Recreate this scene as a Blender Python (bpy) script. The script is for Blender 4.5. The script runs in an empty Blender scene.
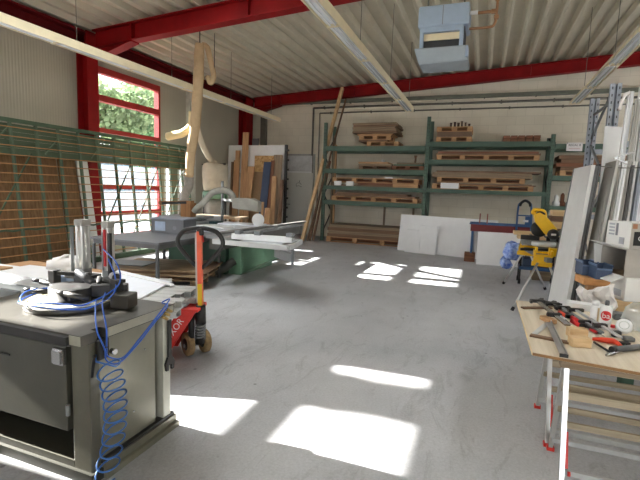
import bpy, bmesh, math, random
import numpy as np
from mathutils import Vector, Matrix
random.seed(7)
SC = bpy.context.scene
COL = SC.collection
PI = math.pi

# ------------------------------------------------------------------ camera
F = 435.0; CX, CY = 320.0, 240.0; H = 1.65
vy = np.array([484-CX, -(195-CY), -F]); vy /= np.linalg.norm(vy)
vd = np.array([190-CX, -(3950-CY), -F]); vz = -vd/np.linalg.norm(vd)
vz = vz - vy*(vz@vy); vz /= np.linalg.norm(vz)
vx = np.cross(vy, vz)
R = np.array([vx, vy, vz])
cam = bpy.data.cameras.new('camera'); cam.sensor_width = 36; cam.lens = F/640*36
cam.clip_end = 300; cam.clip_start = 0.05
camo = bpy.data.objects.new('camera', cam); COL.objects.link(camo)
M4 = Matrix([[R[i][0], R[i][1], R[i][2], (0, 0, H)[i]] for i in range(3)] + [[0, 0, 0, 1]])
camo.matrix_world = M4
SC.camera = camo

def ray(x, y): return R @ np.array([(x-CX), -(y-CY), -F])
def az(x, y, z):
    d = ray(x, y); t = (z-H)/d[2]; return Vector((t*d[0], t*d[1], z))
def ay(x, y, Y):
    d = ray(x, y); t = Y/d[1]; return Vector((t*d[0], Y, H+t*d[2]))

# ------------------------------------------------------------------ materials
def lin(v):
    v /= 255.0
    return v/12.92 if v <= .04045 else ((v+.055)/1.055)**2.4
def c(r, g, b): return (lin(r), lin(g), lin(b), 1)

def nn(nt, t, **kw):
    n = nt.nodes.new(t)
    for k, v in kw.items():
        if k in n.inputs: n.inputs[k].default_value = v
        else: setattr(n, k, v)
    return n
MATS = {}
def mat(name, col, rough=.6, metal=0., var=.12, scale=6., stretch=(1, 1, 1), bump=0., bscale=None, spec=.5, col2=None, detail=4., lo=.35, hi=.65):
    if name in MATS: return MATS[name]
    m = bpy.data.materials.new(name); m.use_nodes = True
    nt = m.node_tree; b = nt.nodes['Principled BSDF']
    b.inputs['Roughness'].default_value = rough; b.inputs['Metallic'].default_value = metal
    b.inputs['Specular IOR Level'].default_value = spec
    tc = nn(nt, 'ShaderNodeTexCoord'); mp = nn(nt, 'ShaderNodeMapping')
    mp.inputs['Scale'].default_value = stretch
    nt.links.new(tc.outputs['Object'], mp.inputs['Vector'])
    ns = nn(nt, 'ShaderNodeTexNoise', Scale=scale, Detail=detail, Roughness=.6)
    nt.links.new(mp.outputs['Vector'], ns.inputs['Vector'])
    rp = nn(nt, 'ShaderNodeValToRGB')
    rp.color_ramp.elements[0].position = lo; rp.color_ramp.elements[1].position = hi
    if col2 is None:
        a = tuple(x*(1-var) for x in col[:3])+(1,); z = tuple(min(1, x*(1+var)) for x in col[:3])+(1,)
    else: a, z = col, col2
    rp.color_ramp.elements[0].color = a; rp.color_ramp.elements[1].color = z
    nt.links.new(ns.outputs['Fac'], rp.inputs['Fac'])
    nt.links.new(rp.outputs['Color'], b.inputs['Base Color'])
    if bump:
        n2 = nn(nt, 'ShaderNodeTexNoise', Scale=bscale or scale*4, Detail=3.)
        nt.links.new(mp.outputs['Vector'], n2.inputs['Vector'])
        bp = nn(nt, 'ShaderNodeBump', Strength=bump, Distance=.01)
        nt.links.new(n2.outputs['Fac'], bp.inputs['Height']); nt.links.new(bp.outputs['Normal'], b.inputs['Normal'])
    MATS[name] = m
    return m
def wood(name, ca, cb, axis='x', rough=.7):
    st = {'x': (.6, 14, 14), 'y': (14, .6, 14), 'z': (14, 14, .6)}[axis]
    return mat(name+'_'+axis, ca, rough, col2=cb, scale=2.2, stretch=st, bump=.15, detail=6)

def floor_mat():
    m = bpy.data.materials.new('concrete_floor'); m.use_nodes = True
    nt = m.node_tree; b = nt.nodes['Principled BSDF']; L = nt.links.new
    tc = nn(nt, 'ShaderNodeTexCoord')
    big = nn(nt, 'ShaderNodeTexNoise', Scale=.45, Detail=6., Roughness=.65); L(tc.outputs['Object'], big.inputs['Vector'])
    r1 = nn(nt, 'ShaderNodeValToRGB'); e = r1.color_ramp.elements
    e[0].position = .33; e[0].color = c(169, 171, 175); e[1].position = .68; e[1].color = c(202, 203, 206)
    L(big.outputs['Fac'], r1.inputs['Fac'])
    fine = nn(nt, 'ShaderNodeTexNoise', Scale=55., Detail=5., Roughness=.7); L(tc.outputs['Object'], fine.inputs['Vector'])
    r2 = nn(nt, 'ShaderNodeValToRGB'); e = r2.color_ramp.elements
    e[0].position = .3; e[0].color = (.74, .74, .74, 1); e[1].position = .62; e[1].color = (1, 1, 1, 1)
    L(fine.outputs['Fac'], r2.inputs['Fac'])
    mx = nn(nt, 'ShaderNodeMix', data_type='RGBA', blend_type='MULTIPLY'); mx.inputs[0].default_value = .8
    L(r1.outputs['Color'], mx.inputs[6]); L(r2.outputs['Color'], mx.inputs[7])
    # scuffs along the hall
    mp = nn(nt, 'ShaderNodeMapping'); mp.inputs['Scale'].default_value = (2.2, .7, 1); mp.inputs['Rotation'].default_value = (0, 0, .5)
    L(tc.outputs['Object'], mp.inputs['Vector'])
    sc = nn(nt, 'ShaderNodeTexNoise', Scale=2.4, Detail=8., Roughness=.75, Distortion=1.2); L(mp.outputs['Vector'], sc.inputs['Vector'])
    r3 = nn(nt, 'ShaderNodeValToRGB'); e = r3.color_ramp.elements
    e[0].position = .30; e[0].color = (.62, .61, .6, 1); e[1].position = .47; e[1].color = (1, 1, 1, 1)
    L(sc.outputs['Fac'], r3.inputs['Fac'])
    m2 = nn(nt, 'ShaderNodeMix', data_type='RGBA', blend_type='MULTIPLY'); m2.inputs[0].default_value = .7
    L(mx.outputs[2], m2.inputs[6]); L(r3.outputs['Color'], m2.inputs[7])
    # dark specks
    vo = nn(nt, 'ShaderNodeTexVoronoi', Scale=3.2); L(tc.outputs['Object'], vo.inputs['Vector'])
    r4 = nn(nt, 'ShaderNodeValToRGB'); e = r4.color_ramp.elements
    e[0].position = .03; e[0].color = (.35, .34, .33, 1); e[1].position = .06; e[1].color = (1, 1, 1, 1)
    L(vo.outputs['Distance'], r4.inputs['Fac'])
    m3 = nn(nt, 'ShaderNodeMix', data_type='RGBA', blend_type='MULTIPLY'); m3.inputs[0].default_value = .8
    L(m2.outputs[2], m3.inputs[6]); L(r4.outputs['Color'], m3.inputs[7])
    L(m3.outputs[2], b.inputs['Base Color'])
    b.inputs['Roughness'].default_value = .62; b.inputs['Specular IOR Level'].default_value = .35
    bp = nn(nt, 'ShaderNodeBump', Strength=.12, Distance=.01); L(fine.outputs['Fac'], bp.inputs['Height']); L(bp.outputs['Normal'], b.inputs['Normal'])
    return m
def block_wall_mat():
    m = bpy.data.materials.new('painted_block_wall'); m.use_nodes = True
    nt = m.node_tree; b = nt.nodes['Principled BSDF']; L = nt.links.new
    tc = nn(nt, 'ShaderNodeTexCoord'); mp = nn(nt, 'ShaderNodeMapping'); mp.inputs['Rotation'].default_value = (PI/2, 0, 0)
    L(tc.outputs['Object'], mp.inputs['Vector'])
    br = nn(nt, 'ShaderNodeTexBrick', Scale=1.0); br.offset = .5
    br.inputs['Color1'].default_value = c(232, 226, 210); br.inputs['Color2'].default_value = c(228, 222, 206); br.inputs['Mortar'].default_value = c(216, 210, 194)
    br.inputs['Mortar Size'].default_value = .006; br.inputs['Brick Width'].default_value = .5; br.inputs['Row Height'].default_value = .25
    L(mp.outputs['Vector'], br.inputs['Vector'])
    ns = nn(nt, 'ShaderNodeTexNoise', Scale=1.2, Detail=6.); L(tc.outputs['Object'], ns.inputs['Vector'])
    rp = nn(nt, 'ShaderNodeValToRGB'); e = rp.color_ramp.elements
    e[0].position = .3; e[0].color = (.86, .85, .83, 1); e[1].position = .65; e[1].color = (1, 1, 1, 1)
    L(ns.outputs['Fac'], rp.inputs['Fac'])
    mx = nn(nt, 'ShaderNodeMix', data_type='RGBA', blend_type='MULTIPLY'); mx.inputs[0].default_value = 1
    L(br.outputs['Color'], mx.inputs[6]); L(rp.outputs['Color'], mx.inputs[7]); L(mx.outputs[2], b.inputs['Base Color'])
    b.inputs['Roughness'].default_value = .8
    bp = nn(nt, 'ShaderNodeBump', Strength=.3, Distance=.01); L(br.outputs['Fac'], bp.inputs['Height']); bp.invert = True
    L(bp.outputs['Normal'], b.inputs['Normal'])
    return m
def ribbed_mat(name, ca, axis='y', period=.045):
    m = bpy.data.materials.new(name); m.use_nodes = True
    nt = m.node_tree; b = nt.nodes['Principled BSDF']; L = nt.links.new
    tc = nn(nt, 'ShaderNodeTexCoord'); wv = nn(nt, 'ShaderNodeTexWave', Scale=.31416/period*1.0)
    wv.bands_direction = axis.upper(); L(tc.outputs['Object'], wv.inputs['Vector'])
    ns = nn(nt, 'ShaderNodeTexNoise', Scale=.8, Detail=5.); L(tc.outputs['Object'], ns.inputs['Vector'])
    rp = nn(nt, 'ShaderNodeValToRGB'); e = rp.color_ramp.elements
    e[0].position = .3; e[0].color = tuple(x*.85 for x in ca[:3])+(1,); e[1].position = .7; e[1].color = ca
    L(ns.outputs['Fac'], rp.inputs['Fac']); L(rp.outputs['Color'], b.inputs['Base Color'])
    bp = nn(nt, 'ShaderNodeBump', Strength=.5, Distance=.008); L(wv.outputs['Fac'], bp.inputs['Height']); L(bp.outputs['Normal'], b.inputs['Normal'])
    b.inputs['Roughness'].default_value = .5
    return m
def osb_mat():
    m = bpy.data.materials.new('oriented_strand_board'); m.use_nodes = True
    nt = m.node_tree; b = nt.nodes['Principled BSDF']; L = nt.links.new
    tc = nn(nt, 'ShaderNodeTexCoord'); vo = nn(nt, 'ShaderNodeTexVoronoi', Scale=16.); L(tc.outputs['Object'], vo.inputs['Vector'])
    rp = nn(nt, 'ShaderNodeValToRGB'); e = rp.color_ramp.elements
    e[0].color = c(170, 125, 70); e[1].color = c(225, 190, 135); L(vo.outputs['Color'], rp.inputs['Fac']); L(rp.outputs['Color'], b.inputs['Base Color'])
    b.inputs['Roughness'].default_value = .8
    return m
def glass_mat(name, tint=(1, 1, 1, 1), refl=.06, haze=0.):
    m = bpy.data.materials.new(name); m.use_nodes = True
    nt = m.node_tree; L = nt.links.new
    for n in list(nt.nodes):
        if n.type == 'BSDF_PRINCIPLED': nt.nodes.remove(n)
    out = nt.nodes['Material Output']
    tr = nn(nt, 'ShaderNodeBsdfTransparent', Color=tint); gl = nn(nt, 'ShaderNodeBsdfGlossy', Roughness=.02)
    mx = nn(nt, 'ShaderNodeMixShader', Fac=refl); L(tr.outputs[0], mx.inputs[1]); L(gl.outputs[0], mx.inputs[2])
    last = mx
    if haze:
        tl = nn(nt, 'ShaderNodeBsdfTranslucent', Color=(.9, .93, .95, 1)); m2 = nn(nt, 'ShaderNodeMixShader', Fac=haze)
        L(mx.outputs[0], m2.inputs[1]); L(tl.outputs[0], m2.inputs[2]); last = m2
    L(last.outputs[0], out.inputs['Surface'])
    return m
def leaf_mat(name, col):
    m = bpy.data.materials.new(name); m.use_nodes = True
    nt = m.node_tree; b = nt.nodes['Principled BSDF']; L = nt.links.new; out = nt.nodes['Material Output']
    tc = nn(nt, 'ShaderNodeTexCoord'); ns = nn(nt, 'ShaderNodeTexNoise', Scale=1.5); L(tc.outputs['Object'], ns.inputs['Vector'])
    rp = nn(nt, 'ShaderNodeValToRGB'); e = rp.color_ramp.elements
    e[0].position = .35; e[0].color = tuple(x*.55 for x in col[:3])+(1,); e[1].position = .65; e[1].color = col
    L(ns.outputs['Fac'], rp.inputs['Fac']); L(rp.outputs['Color'], b.inputs['Base Color'])
    tl = nn(nt, 'ShaderNodeBsdfTranslucent'); L(rp.outputs['Color'], tl.inputs['Color'])
    mx = nn(nt, 'ShaderNodeMixShader', Fac=.45); L(b.outputs[0], mx.inputs[1]); L(tl.outputs[0], mx.inputs[2]); L(mx.outputs[0], out.inputs['Surface'])
    b.inputs['Roughness'].default_value = .6
    return m

m_floor = floor_mat(); m_block = block_wall_mat()
m_panelwall = ribbed_mat('ribbed_wall_panel', c(178, 173, 157), 'y', .06)
m_deck = mat('roof_deck_sheet', c(186, 179, 160), .5, var=.06, scale=2)
m_red = mat('oxide_red_steel', c(134, 14, 18), .55, var=.15, scale=2, spec=.2)
m_winred = mat('red_window_frame', c(158, 40, 38), .5, var=.08)
m_green = mat('rack_green_steel', c(72, 96, 82), .5, var=.12, scale=3)
m_latgreen = mat('faded_green_steel', c(92, 112, 92), .6, var=.15, scale=3)
m_latdark = mat('dark_green_steel', c(70, 92, 70), .6, var=.2, scale=3)
m_rod = mat('ochre_rod', c(170, 122, 74), .5, var=.15)
m_mach = mat('olive_grey_enamel', c(68, 67, 58), .45, var=.12, scale=3, bump=.04, bscale=60)
m_machlt = mat('lit_olive_enamel', c(124, 122, 108), .32, .35, var=.1, scale=4)  # machine enamel lightened to carry the bright gloss of its side face
m_cast = mat('worn_cast_plate', c(78, 76, 70), .42, .3, var=.18, scale=5)
m_black = mat('black_metal', c(34, 33, 32), .45, var=.2)
m_rubber = mat('black_rubber', c(28, 28, 28), .8, var=.2)
m_alu = mat('brushed_aluminium', c(202, 202, 200), .3, .75, var=.06, scale=4, stretch=(1, 1, .1))
m_alupale = mat('matt_aluminium', c(196, 198, 198), .42, .35, var=.06)
m_steel = mat('bright_steel', c(180, 180, 180), .25, .9, var=.08)
m_greysteel = mat('grey_painted_steel', c(120, 124, 126), .5, var=.1)
m_hose = mat('blue_air_hose', c(40, 92, 190), .35, var=.05)
m_white = mat('white_laminate', c(232, 233, 234), .45, var=.02)
m_white2 = mat('off_white_laminate', c(228, 228, 226), .5, var=.03)
m_pvc = mat('white_plastic_profile', c(236, 238, 240), .35, var=.02)
m_grprof = mat('grey_profile', c(170, 168, 162), .4, .2, var=.06)
m_grdark = mat('dark_grey_profile', c(92, 92, 92), .45, var=.08)
m_lblue = mat('pale_blue_film', c(234, 239, 248), .35, var=.03)
m_jack = mat('red_orange_paint', c(206, 48, 40), .4, var=.1)
m_orange = mat('faded_orange_paint', c(236, 108, 78), .45, var=.1)
m_yellow = mat('tool_yellow', c(236, 186, 20), .4, var=.06)
m_table = mat('dark_table_top', c(104, 106, 110), .45, var=.1)
m_crate = mat('grey_plastic_crate', c(112, 115, 120), .5, var=.06)
m_sawgreen = mat('machine_green', c(110, 146, 120), .45, var=.1, scale=2)
m_sawgreend = mat('machine_dark_green', c(56, 86, 68), .5, var=.1, scale=2)
m_duct = mat('tan_filter_fabric', c(190, 164, 128), .85, var=.1, scale=5, bump=.3)
m_bag = mat('cream_filter_bag', c(190, 180, 160), .9, var=.08, scale=6, bump=.4)
m_yhose = mat('cream_hose', c(232, 212, 160), .7, var=.06)
m_ghose = mat('grey_corrugated_hose', c(146, 144, 136), .6, var=.12)
m_osb = osb_mat()
m_chip = mat('brown_chipboard', c(150, 122, 92), .85, var=.08, scale=40)
m_bluepl = mat('dark_blue_plank', c(52, 66, 92), .6, var=.1)
m_navy = mat('navy_plastic', c(62, 80, 108), .5, var=.08)
m_card = mat('cardboard_white', c(228, 228, 226), .7, var=.03)
m_cardg = mat('cardboard_grey', c(176, 172, 166), .8, var=.06)
m_cardin = mat('brown_card_inside', c(120, 96, 70), .9, var=.08)
m_ink = mat('dark_print', c(30, 30, 32), .7, var=.05)
m_inkg = mat('grey_print', c(130, 132, 138), .7, var=.05)
m_inkred = mat('red_print', c(206, 36, 40), .5, var=.05)
m_paper = mat('white_paper', c(226, 222, 222), .7, var=.02)
m_heat = mat('heater_grey_blue', c(160, 178, 200), .4, .1, var=.05)
m_heatd = mat('heater_lower_grey', c(150, 160, 168), .45, .2, var=.05)
m_lampc = mat('cream_lamp_housing', c(222, 210, 178), .5, var=.05)
m_refl = mat('lamp_reflector', c(222, 226, 232), .3, .2, var=.03)
m_tube = mat('unlit_tube_glass', c(235, 238, 240), .25, var=.01)
m_copper = mat('copper_pipe', c(156, 118, 88), .4, .6, var=.15)
m_pipe = mat('grey_conduit', c(108, 106, 98), .5, .1, var=.1)
m_uprt = mat('blue_grey_steel', c(158, 165, 176), .45, .25, var=.08)
m_bluecart = mat('blue_steel_frame', c(46, 84, 128), .5, var=.1)
m_maroon = mat('maroon_tray', c(112, 40, 40), .6, var=.1)
m_bagblue = mat('blue_plastic_bag', c(60, 98, 190), .4, col2=c(168, 190, 228), scale=14)
m_clearbag = glass_mat('clear_plastic_film', (.93, .95, .96, 1), .12, .35)
m_sack = mat('white_plastic_sack', c(232, 228, 224), .6, var=.06, bump=.5, bscale=30)
m_doorwhite = mat('white_door_paint', c(222, 222, 216), .5, var=.02)
m_ply = wood('birch_plywood', c(206, 192, 170), c(222, 210, 190), 'y')
m_plyedge = mat('plywood_edge', c(150, 112, 72), .8, var=.2, stretch=(1, 1, 40))
m_sheet = wood('ochre_sheet', c(112, 84, 54), c(140, 108, 72), 'z')
W = {a: wood('pale_pine', c(166, 124, 86), c(202, 162, 118), a) for a in 'xyz'}
WB = {a: wood('brown_timber', c(96, 72, 54), c(136, 106, 80), a) for a in 'xyz'}
WG = {a: wood('weathered_timber', c(118, 102, 84), c(158, 138, 112), a) for a in 'xyz'}
WR = {a: wood('reddish_timber', c(104, 66, 46), c(140, 92, 64), a) for a in 'xyz'}
WP = wood('pale_block', c(204, 172, 128), c(224, 196, 154), 'x')
WS = {a: wood('pale_brown_timber', c(146, 122, 94), c(184, 160, 128), a) for a in 'xyz'}  # paler tone of the weathered timber, for the plywood stack and its pallet
m_glass = glass_mat('window_glass', (1, 1, 1, 1), .05)
m_frost = glass_mat('hazy_window_glass', (.96, .98, 1, 1), .05, .03)

# ------------------------------------------------------------------ mesh builder
MAT = {}
def world(p):
    return MAT.get(p.name, Matrix.Identity(4))
class MB:
    def __init__(s): s.bm = bmesh.new()
    def box(s, x0, x1, y0, y1, z0, z1):
        v = [s.bm.verts.new((x, y, z)) for z in (z0, z1) for y in (y0, y1) for x in (x0, x1)]
        for f in ((0, 2, 3, 1), (4, 5, 7, 6), (0, 1, 5, 4), (2, 6, 7, 3), (0, 4, 6, 2), (1, 3, 7, 5)): s.bm.faces.new([v[i] for i in f])
        return s
    def obox(s, ctr, size, rot=None, rz=0.):
        m = rot if rot is not None else Matrix.Rotation(rz, 3, 'Z')
        ctr = Vector(ctr); hx, hy, hz = [q/2 for q in size]
        v = [s.bm.verts.new(ctr + m @ Vector((x, y, z))) for z in (-hz, hz) for y in (-hy, hy) for x in (-hx, hx)]
        for f in ((0, 2, 3, 1), (4, 5, 7, 6), (0, 1, 5, 4), (2, 6, 7, 3), (0, 4, 6, 2), (1, 3, 7, 5)): s.bm.faces.new([v[i] for i in f])
        return s
    def bar(s, p0, p1, w, h, up=(0, 0, 1)):
        p0, p1 = Vector(p0), Vector(p1); d = (p1-p0); L = d.length; d.normalize(); up = Vector(up)
        if abs(d.dot(up)) > .98: up = Vector((0, 1, 0)) if abs(d.y) < .9 else Vector((1, 0, 0))
        a = d.cross(up).normalized(); b = a.cross(d).normalized()
        m = Matrix((d, a, b)).transposed()
        return s.obox((p0+p1)/2, (L, w, h), m)
    def tube(s, pts, r, n=8, closed=False, cap=True):
        pts = [Vector(p) for p in pts]; N = len(pts); rings = []
        rr = r if isinstance(r, (list, tuple)) else [r]*N
        prev = None
        for i, p in enumerate(pts):
            if closed: t = pts[(i+1) % N]-pts[i-1]
            else: t = pts[min(i+1, N-1)]-pts[max(i-1, 0)]
            t.normalize()
            if prev is None:
                a = t.orthogonal().normalized()
            else:
                a = prev - t*prev.dot(t); a.normalize()
            prev = a; b = t.cross(a)
            rings.append([s.bm.verts.new(p+rr[i]*(math.cos(2*PI*k/n)*a+math.sin(2*PI*k/n)*b)) for k in range(n)])
        for i in range(N if closed else N-1):
            A, B = rings[i], rings[(i+1) % N]
            for k in range(n):
                f = s.bm.faces.new((A[k], A[(k+1) % n], B[(k+1) % n], B[k])); f.smooth = True
        if cap and not closed:
            s.bm.faces.new(rings[0][::-1]); s.bm.faces.new(rings[-1])
        return s
    def cyl(s, p0, p1, r0, r1=None, n=20):
        return s.tube([p0, p1], [r0, r0 if r1 is None else r1], n)
    def lathe(s, prof, org=(0, 0, 0), n=24, axis=(0, 0, 1)):
        org = Vector(org); ax = Vector(axis).normalized(); a = ax.orthogonal().normalized(); b = ax.cross(a)
        rings = []
        for r, z in prof:
            rings.append([s.bm.verts.new(org+ax*z+max(r, 1e-4)*(math.cos(2*PI*k/n)*a+math.sin(2*PI*k/n)*b)) for k in range(n)])
        for A, B in zip(rings, rings[1:]):
            for k in range(n):
                f = s.bm.faces.new((A[k], A[(k+1) % n], B[(k+1) % n], B[k])); f.smooth = True
        s.bm.faces.new(rings[0][::-1]); s.bm.faces.new(rings[-1])
        return s
    def prism(s, pts, ext):
        ext = Vector(ext); A = [s.bm.verts.new(Vector(p)) for p in pts]; B = [s.bm.verts.new(Vector(p)+ext) for p in pts]
        n = len(A)
        s.bm.faces.new(A[::-1]); s.bm.faces.new(B)
        for k in range(n): s.bm.faces.new((A[k], A[(k+1) % n], B[(k+1) % n], B[k]))
        return s
    def hollow(s, p0, p1, w, h, t, up=(0, 0, 1)):
        """rectangular hollow section: four walls"""
        p0, p1 = Vector(p0), Vector(p1); d = (p1-p0).normalized(); up = Vector(up)
        a = d.cross(up).normalized(); b = a.cross(d).normalized()
        for o, ww, hh in ((a*(w/2-t/2), t, h), (-a*(w/2-t/2), t, h), (b*(h/2-t/2), w-2*t, t), (-b*(h/2-t/2), w-2*t, t)):
            s.bar(p0+o, p1+o, ww, hh, up)
        return s
    def mark(s, m2):
        s.m2 = m2; s.old = set(s.bm.faces); return s
    def build(s, name, m, parent=None, local=False, bevel=0., smooth=False, origin=None):
        bm = s.bm
        if hasattr(s, 'm2'):
            for f in bm.faces:
                if f not in s.old: f.material_index = 1
        bmesh.ops.recalc_face_normals(bm, faces=bm.faces[:])
        if bevel:
            bmesh.ops.bevel(bm, geom=[e for e in bm.edges if len(e.link_faces) == 2 and e.calc_face_angle(0) > .6], offset=bevel, segments=2, affect='EDGES', profile=.5)
        if smooth:
            for f in bm.faces: f.smooth = True
        loc = Vector((0, 0, 0))
        if parent is not None:
            if not local: bm.transform(world(parent).inverted())
        else:
            if origin is None:
                xs = [v.co.x for v in bm.verts]; ys = [v.co.y for v in bm.verts]; zs = [v.co.z for v in bm.verts]
                origin = ((min(xs)+max(xs))/2, (min(ys)+max(ys))/2, min(zs))
            loc = Vector(origin); bm.transform(Matrix.Translation(-loc))
        me = bpy.data.meshes.new(name); bm.to_mesh(me); bm.free()
        me.materials.append(m)
        if hasattr(s, 'm2'): me.materials.append(s.m2)
        o = bpy.data.objects.new(name, me); COL.objects.link(o)
        if parent is not None:
            o.parent = parent; MAT[o.name] = world(parent).copy()
        else:
            o.location = loc; MAT[o.name] = Matrix.Translation(loc)
        return o
def tag(o, label, cat, group=None, kind=None):
    o['label'] = label; o['category'] = cat
    if group: o['group'] = group
    if kind: o['kind'] = kind
    return o
def thing(name, label, cat, loc=(0, 0, 0), rz=0., group=None, rot=None):
    o = bpy.data.objects.new(name, None); COL.objects.link(o)
    m = Matrix.Translation(Vector(loc)) @ (rot.to_4x4() if rot is not None else Matrix.Rotation(rz, 4, 'Z'))
    o.matrix_world = m; MAT[o.name] = m
    o.empty_display_size = .1
    return tag(o, label, cat, group)
def struct(o):
    o['kind'] = 'structure'; return o
def copy_tree(o, parent=None):
    k = o.copy(); COL.objects.link(k)
    if parent is not None: k.parent = parent
    for ch in list(o.children): copy_tree(ch, k)
    return k
def dup(o, loc, rz=0., label=None, rot=None):
    k = copy_tree(o)
    m = Matrix.Translation(Vector(loc)) @ (rot.to_4x4() if rot is not None else Matrix.Rotation(rz, 4, 'Z'))
    k.matrix_world = m; MAT[k.name] = m
    if label: k['label'] = label
    return k
def text(name, body, size, m, parent, mw, label=None):
    cu = bpy.data.curves.new(name, 'FONT'); cu.body = body; cu.size = size; cu.extrude = .0008
    cu.align_x = 'CENTER'; cu.align_y = 'CENTER'; cu.materials.append(m)
    tmp = bpy.data.objects.new(name, cu); COL.objects.link(tmp)
    me = bpy.data.meshes.new_from_object(tmp.evaluated_get(bpy.context.evaluated_depsgraph_get()))
    bpy.data.objects.remove(tmp); me.materials.clear(); me.materials.append(m)
    for f in me.polygons: f.material_index = 0
    o = bpy.data.objects.new(name, me); COL.objects.link(o); o.parent = parent
    o.matrix_local = world(parent).inverted() @ mw
    if label: o['label'] = label
    return o
def frame_at(o, xdir, ydir):
    x = Vector(xdir).normalized(); y = Vector(ydir); y = (y-x*y.dot(x)).normalized(); z = x.cross(y)
    m = Matrix((x, y, z)).transposed().to_4x4(); m.translation = Vector(o); return m
def arc(pts, n=24):
    """smooth Catmull-Rom through points"""
    P = [Vector(p) for p in pts]; P = [P[0]*2-P[1]]+P+[P[-1]*2-P[-2]]; out = []
    for i in range(1, len(P)-2):
        for k in range(n):
            t = k/n; a, b, d, e = P[i-1], P[i], P[i+1], P[i+2]
            out.append(.5*((2*b)+(d-a)*t+(2*a-5*b+4*d-e)*t*t+(3*b-a-3*d+e)*t**3))
    out.append(P[-2]); return out

# ================================================================== SETTING
XL, XR, YB, YF = -8.25, 6.2, 14.4, -6.0
struct(MB().box(XL-.3, XR, YF, YB, -.2, 0).build('floor', m_floor))
struct(MB().box(XL-.3, XR+.3, YB, YB+.3, 0, 6.4).build('wall_back', m_block))
RW = (7.5, 13.9, 1.9, 3.3)  # unseen window band added to light the back wall and ceiling
b = MB(); b.box(XR, XR+.25, YF, RW[0], 0, 6.2); b.box(XR, XR+.25, RW[1], YB, 0, 6.2); b.box(XR, XR+.25, RW[0], RW[1], 0, RW[2]); b.box(XR, XR+.25, RW[0], RW[1], RW[3], 6.2)
struct(b.build('wall_right', m_block))
def roofz(x): return 5.30+.065*x
# roof deck, trapezoidal ribs along Y
SKY = [(-5.2, -4.1, 1.4, 6.0), (3.0, 4.0, 1.4, 6.0)]  # rooflight openings added out of view to brighten the floor
def ceiling():
    bm = MB(); P = .34; prof = [(0, 0), (.05, 0), (.10, .1), (.29, .1)]
    def sheet(xa, xb, ya, yb):
        pts = []; x = xa
        while x < xb-1e-6:
            for dx, dz in prof:
                if x+dx < xb: pts.append((x+dx, dz))
            x += P
        pts.append((xb, .1))
        A = [bm.bm.verts.new((x, ya, roofz(x)+dz)) for x, dz in pts]
        B = [bm.bm.verts.new((x, yb, roofz(x)+dz)) for x, dz in pts]
        C_ = [bm.bm.verts.new((x, ya, roofz(x)+.3)) for x, dz in pts]
        D = [bm.bm.verts.new((x, yb, roofz(x)+.3)) for x, dz in pts]
        f = bm.bm.faces.new
        for i in range(len(pts)-1):
            f((A[i], A[i+1], B[i+1], B[i])); f((C_[i], D[i], D[i+1], C_[i+1]))
            f((A[i], C_[i], C_[i+1], A[i+1])); f((B[i], B[i+1], D[i+1], D[i]))
        f((A[0], B[0], D[0], C_[0])); f((A[-1], C_[-1], D[-1], B[-1]))
    X0, X1 = XL-.4, XR+.4
    y0, y1 = SKY[0][2], SKY[0][3]
    sheet(X0, X1, y1, YB+.3); sheet(X0, X1, YF-.3, y0)
    sheet(X0, SKY[0][0], y0, y1); sheet(SKY[0][1], SKY[1][0], y0, y1); sheet(SKY[1][1], X1, y0, y1)
    return struct(bm.build('ceiling', m_deck))
ceiling()
m_dome = glass_mat('added_opal_rooflight', (.95, .96, .97, 1), .03, 1.)
for i, (xa, xb, ya, yb) in enumerate(SKY):
    b = MB(); za = roofz(xa)+.28; zb = roofz(xb)+.28
    for q in range(8):
        u0, u1 = q/8, (q+1)/8; h0, h1 = .3*math.sin(PI*u0), .3*math.sin(PI*u1)
        A = [(xa+(xb-xa)*u0, ya, za+(zb-za)*u0+h0), (xa+(xb-xa)*u1, ya, za+(zb-za)*u1+h1), (xa+(xb-xa)*u1, yb, za+(zb-za)*u1+h1), (xa+(xb-xa)*u0, yb, za+(zb-za)*u0+h0)]
        b.bm.faces.new([b.bm.verts.new(v) for v in A])
        for (P_, Q_) in ((A[0], A[1]), (A[3], A[2])):
            b.bm.faces.new([b.bm.verts.new(v) for v in ((P_[0], P_[1], za-.05), (Q_[0], Q_[1], za-.05), Q_, P_)])
    struct(b.build('window_%d' % (6+i), m_dome))  # added rooflight dome, unseen, feeds diffuse light into the hall
# left wall with openings: bays of windows (y0,y1) z .25-4.15, plus narrow strip door glazing
WIN = [(1.25, 3.5), (7.54, 9.62), (-4.1, -2.2)]
WZ0, WZ1 = .30, 4.20
NAR = (9.78, 10.62, .0, 2.2)
def wall_left():
    b = MB(); x0, x1 = XL-.15, XL; y = YF
    for (a, e) in sorted(WIN):
        b.box(x0, x1, y, a, 0, 4.9); b.box(x0, x1, a, e, 0, WZ0); b.box(x0, x1, a, e, WZ1, 4.9); y = e
        if abs(e-9.62) < .01:
            b.box(x0, x1, e, NAR[0], 0, 4.9); b.box(x0, x1, NAR[0], NAR[1], NAR[3], 4.9); y = NAR[1]
    b.box(x0, x1, y, YB, 0, 4.9)
    return struct(b.build('wall_left', m_panelwall))
wall_left()
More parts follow.
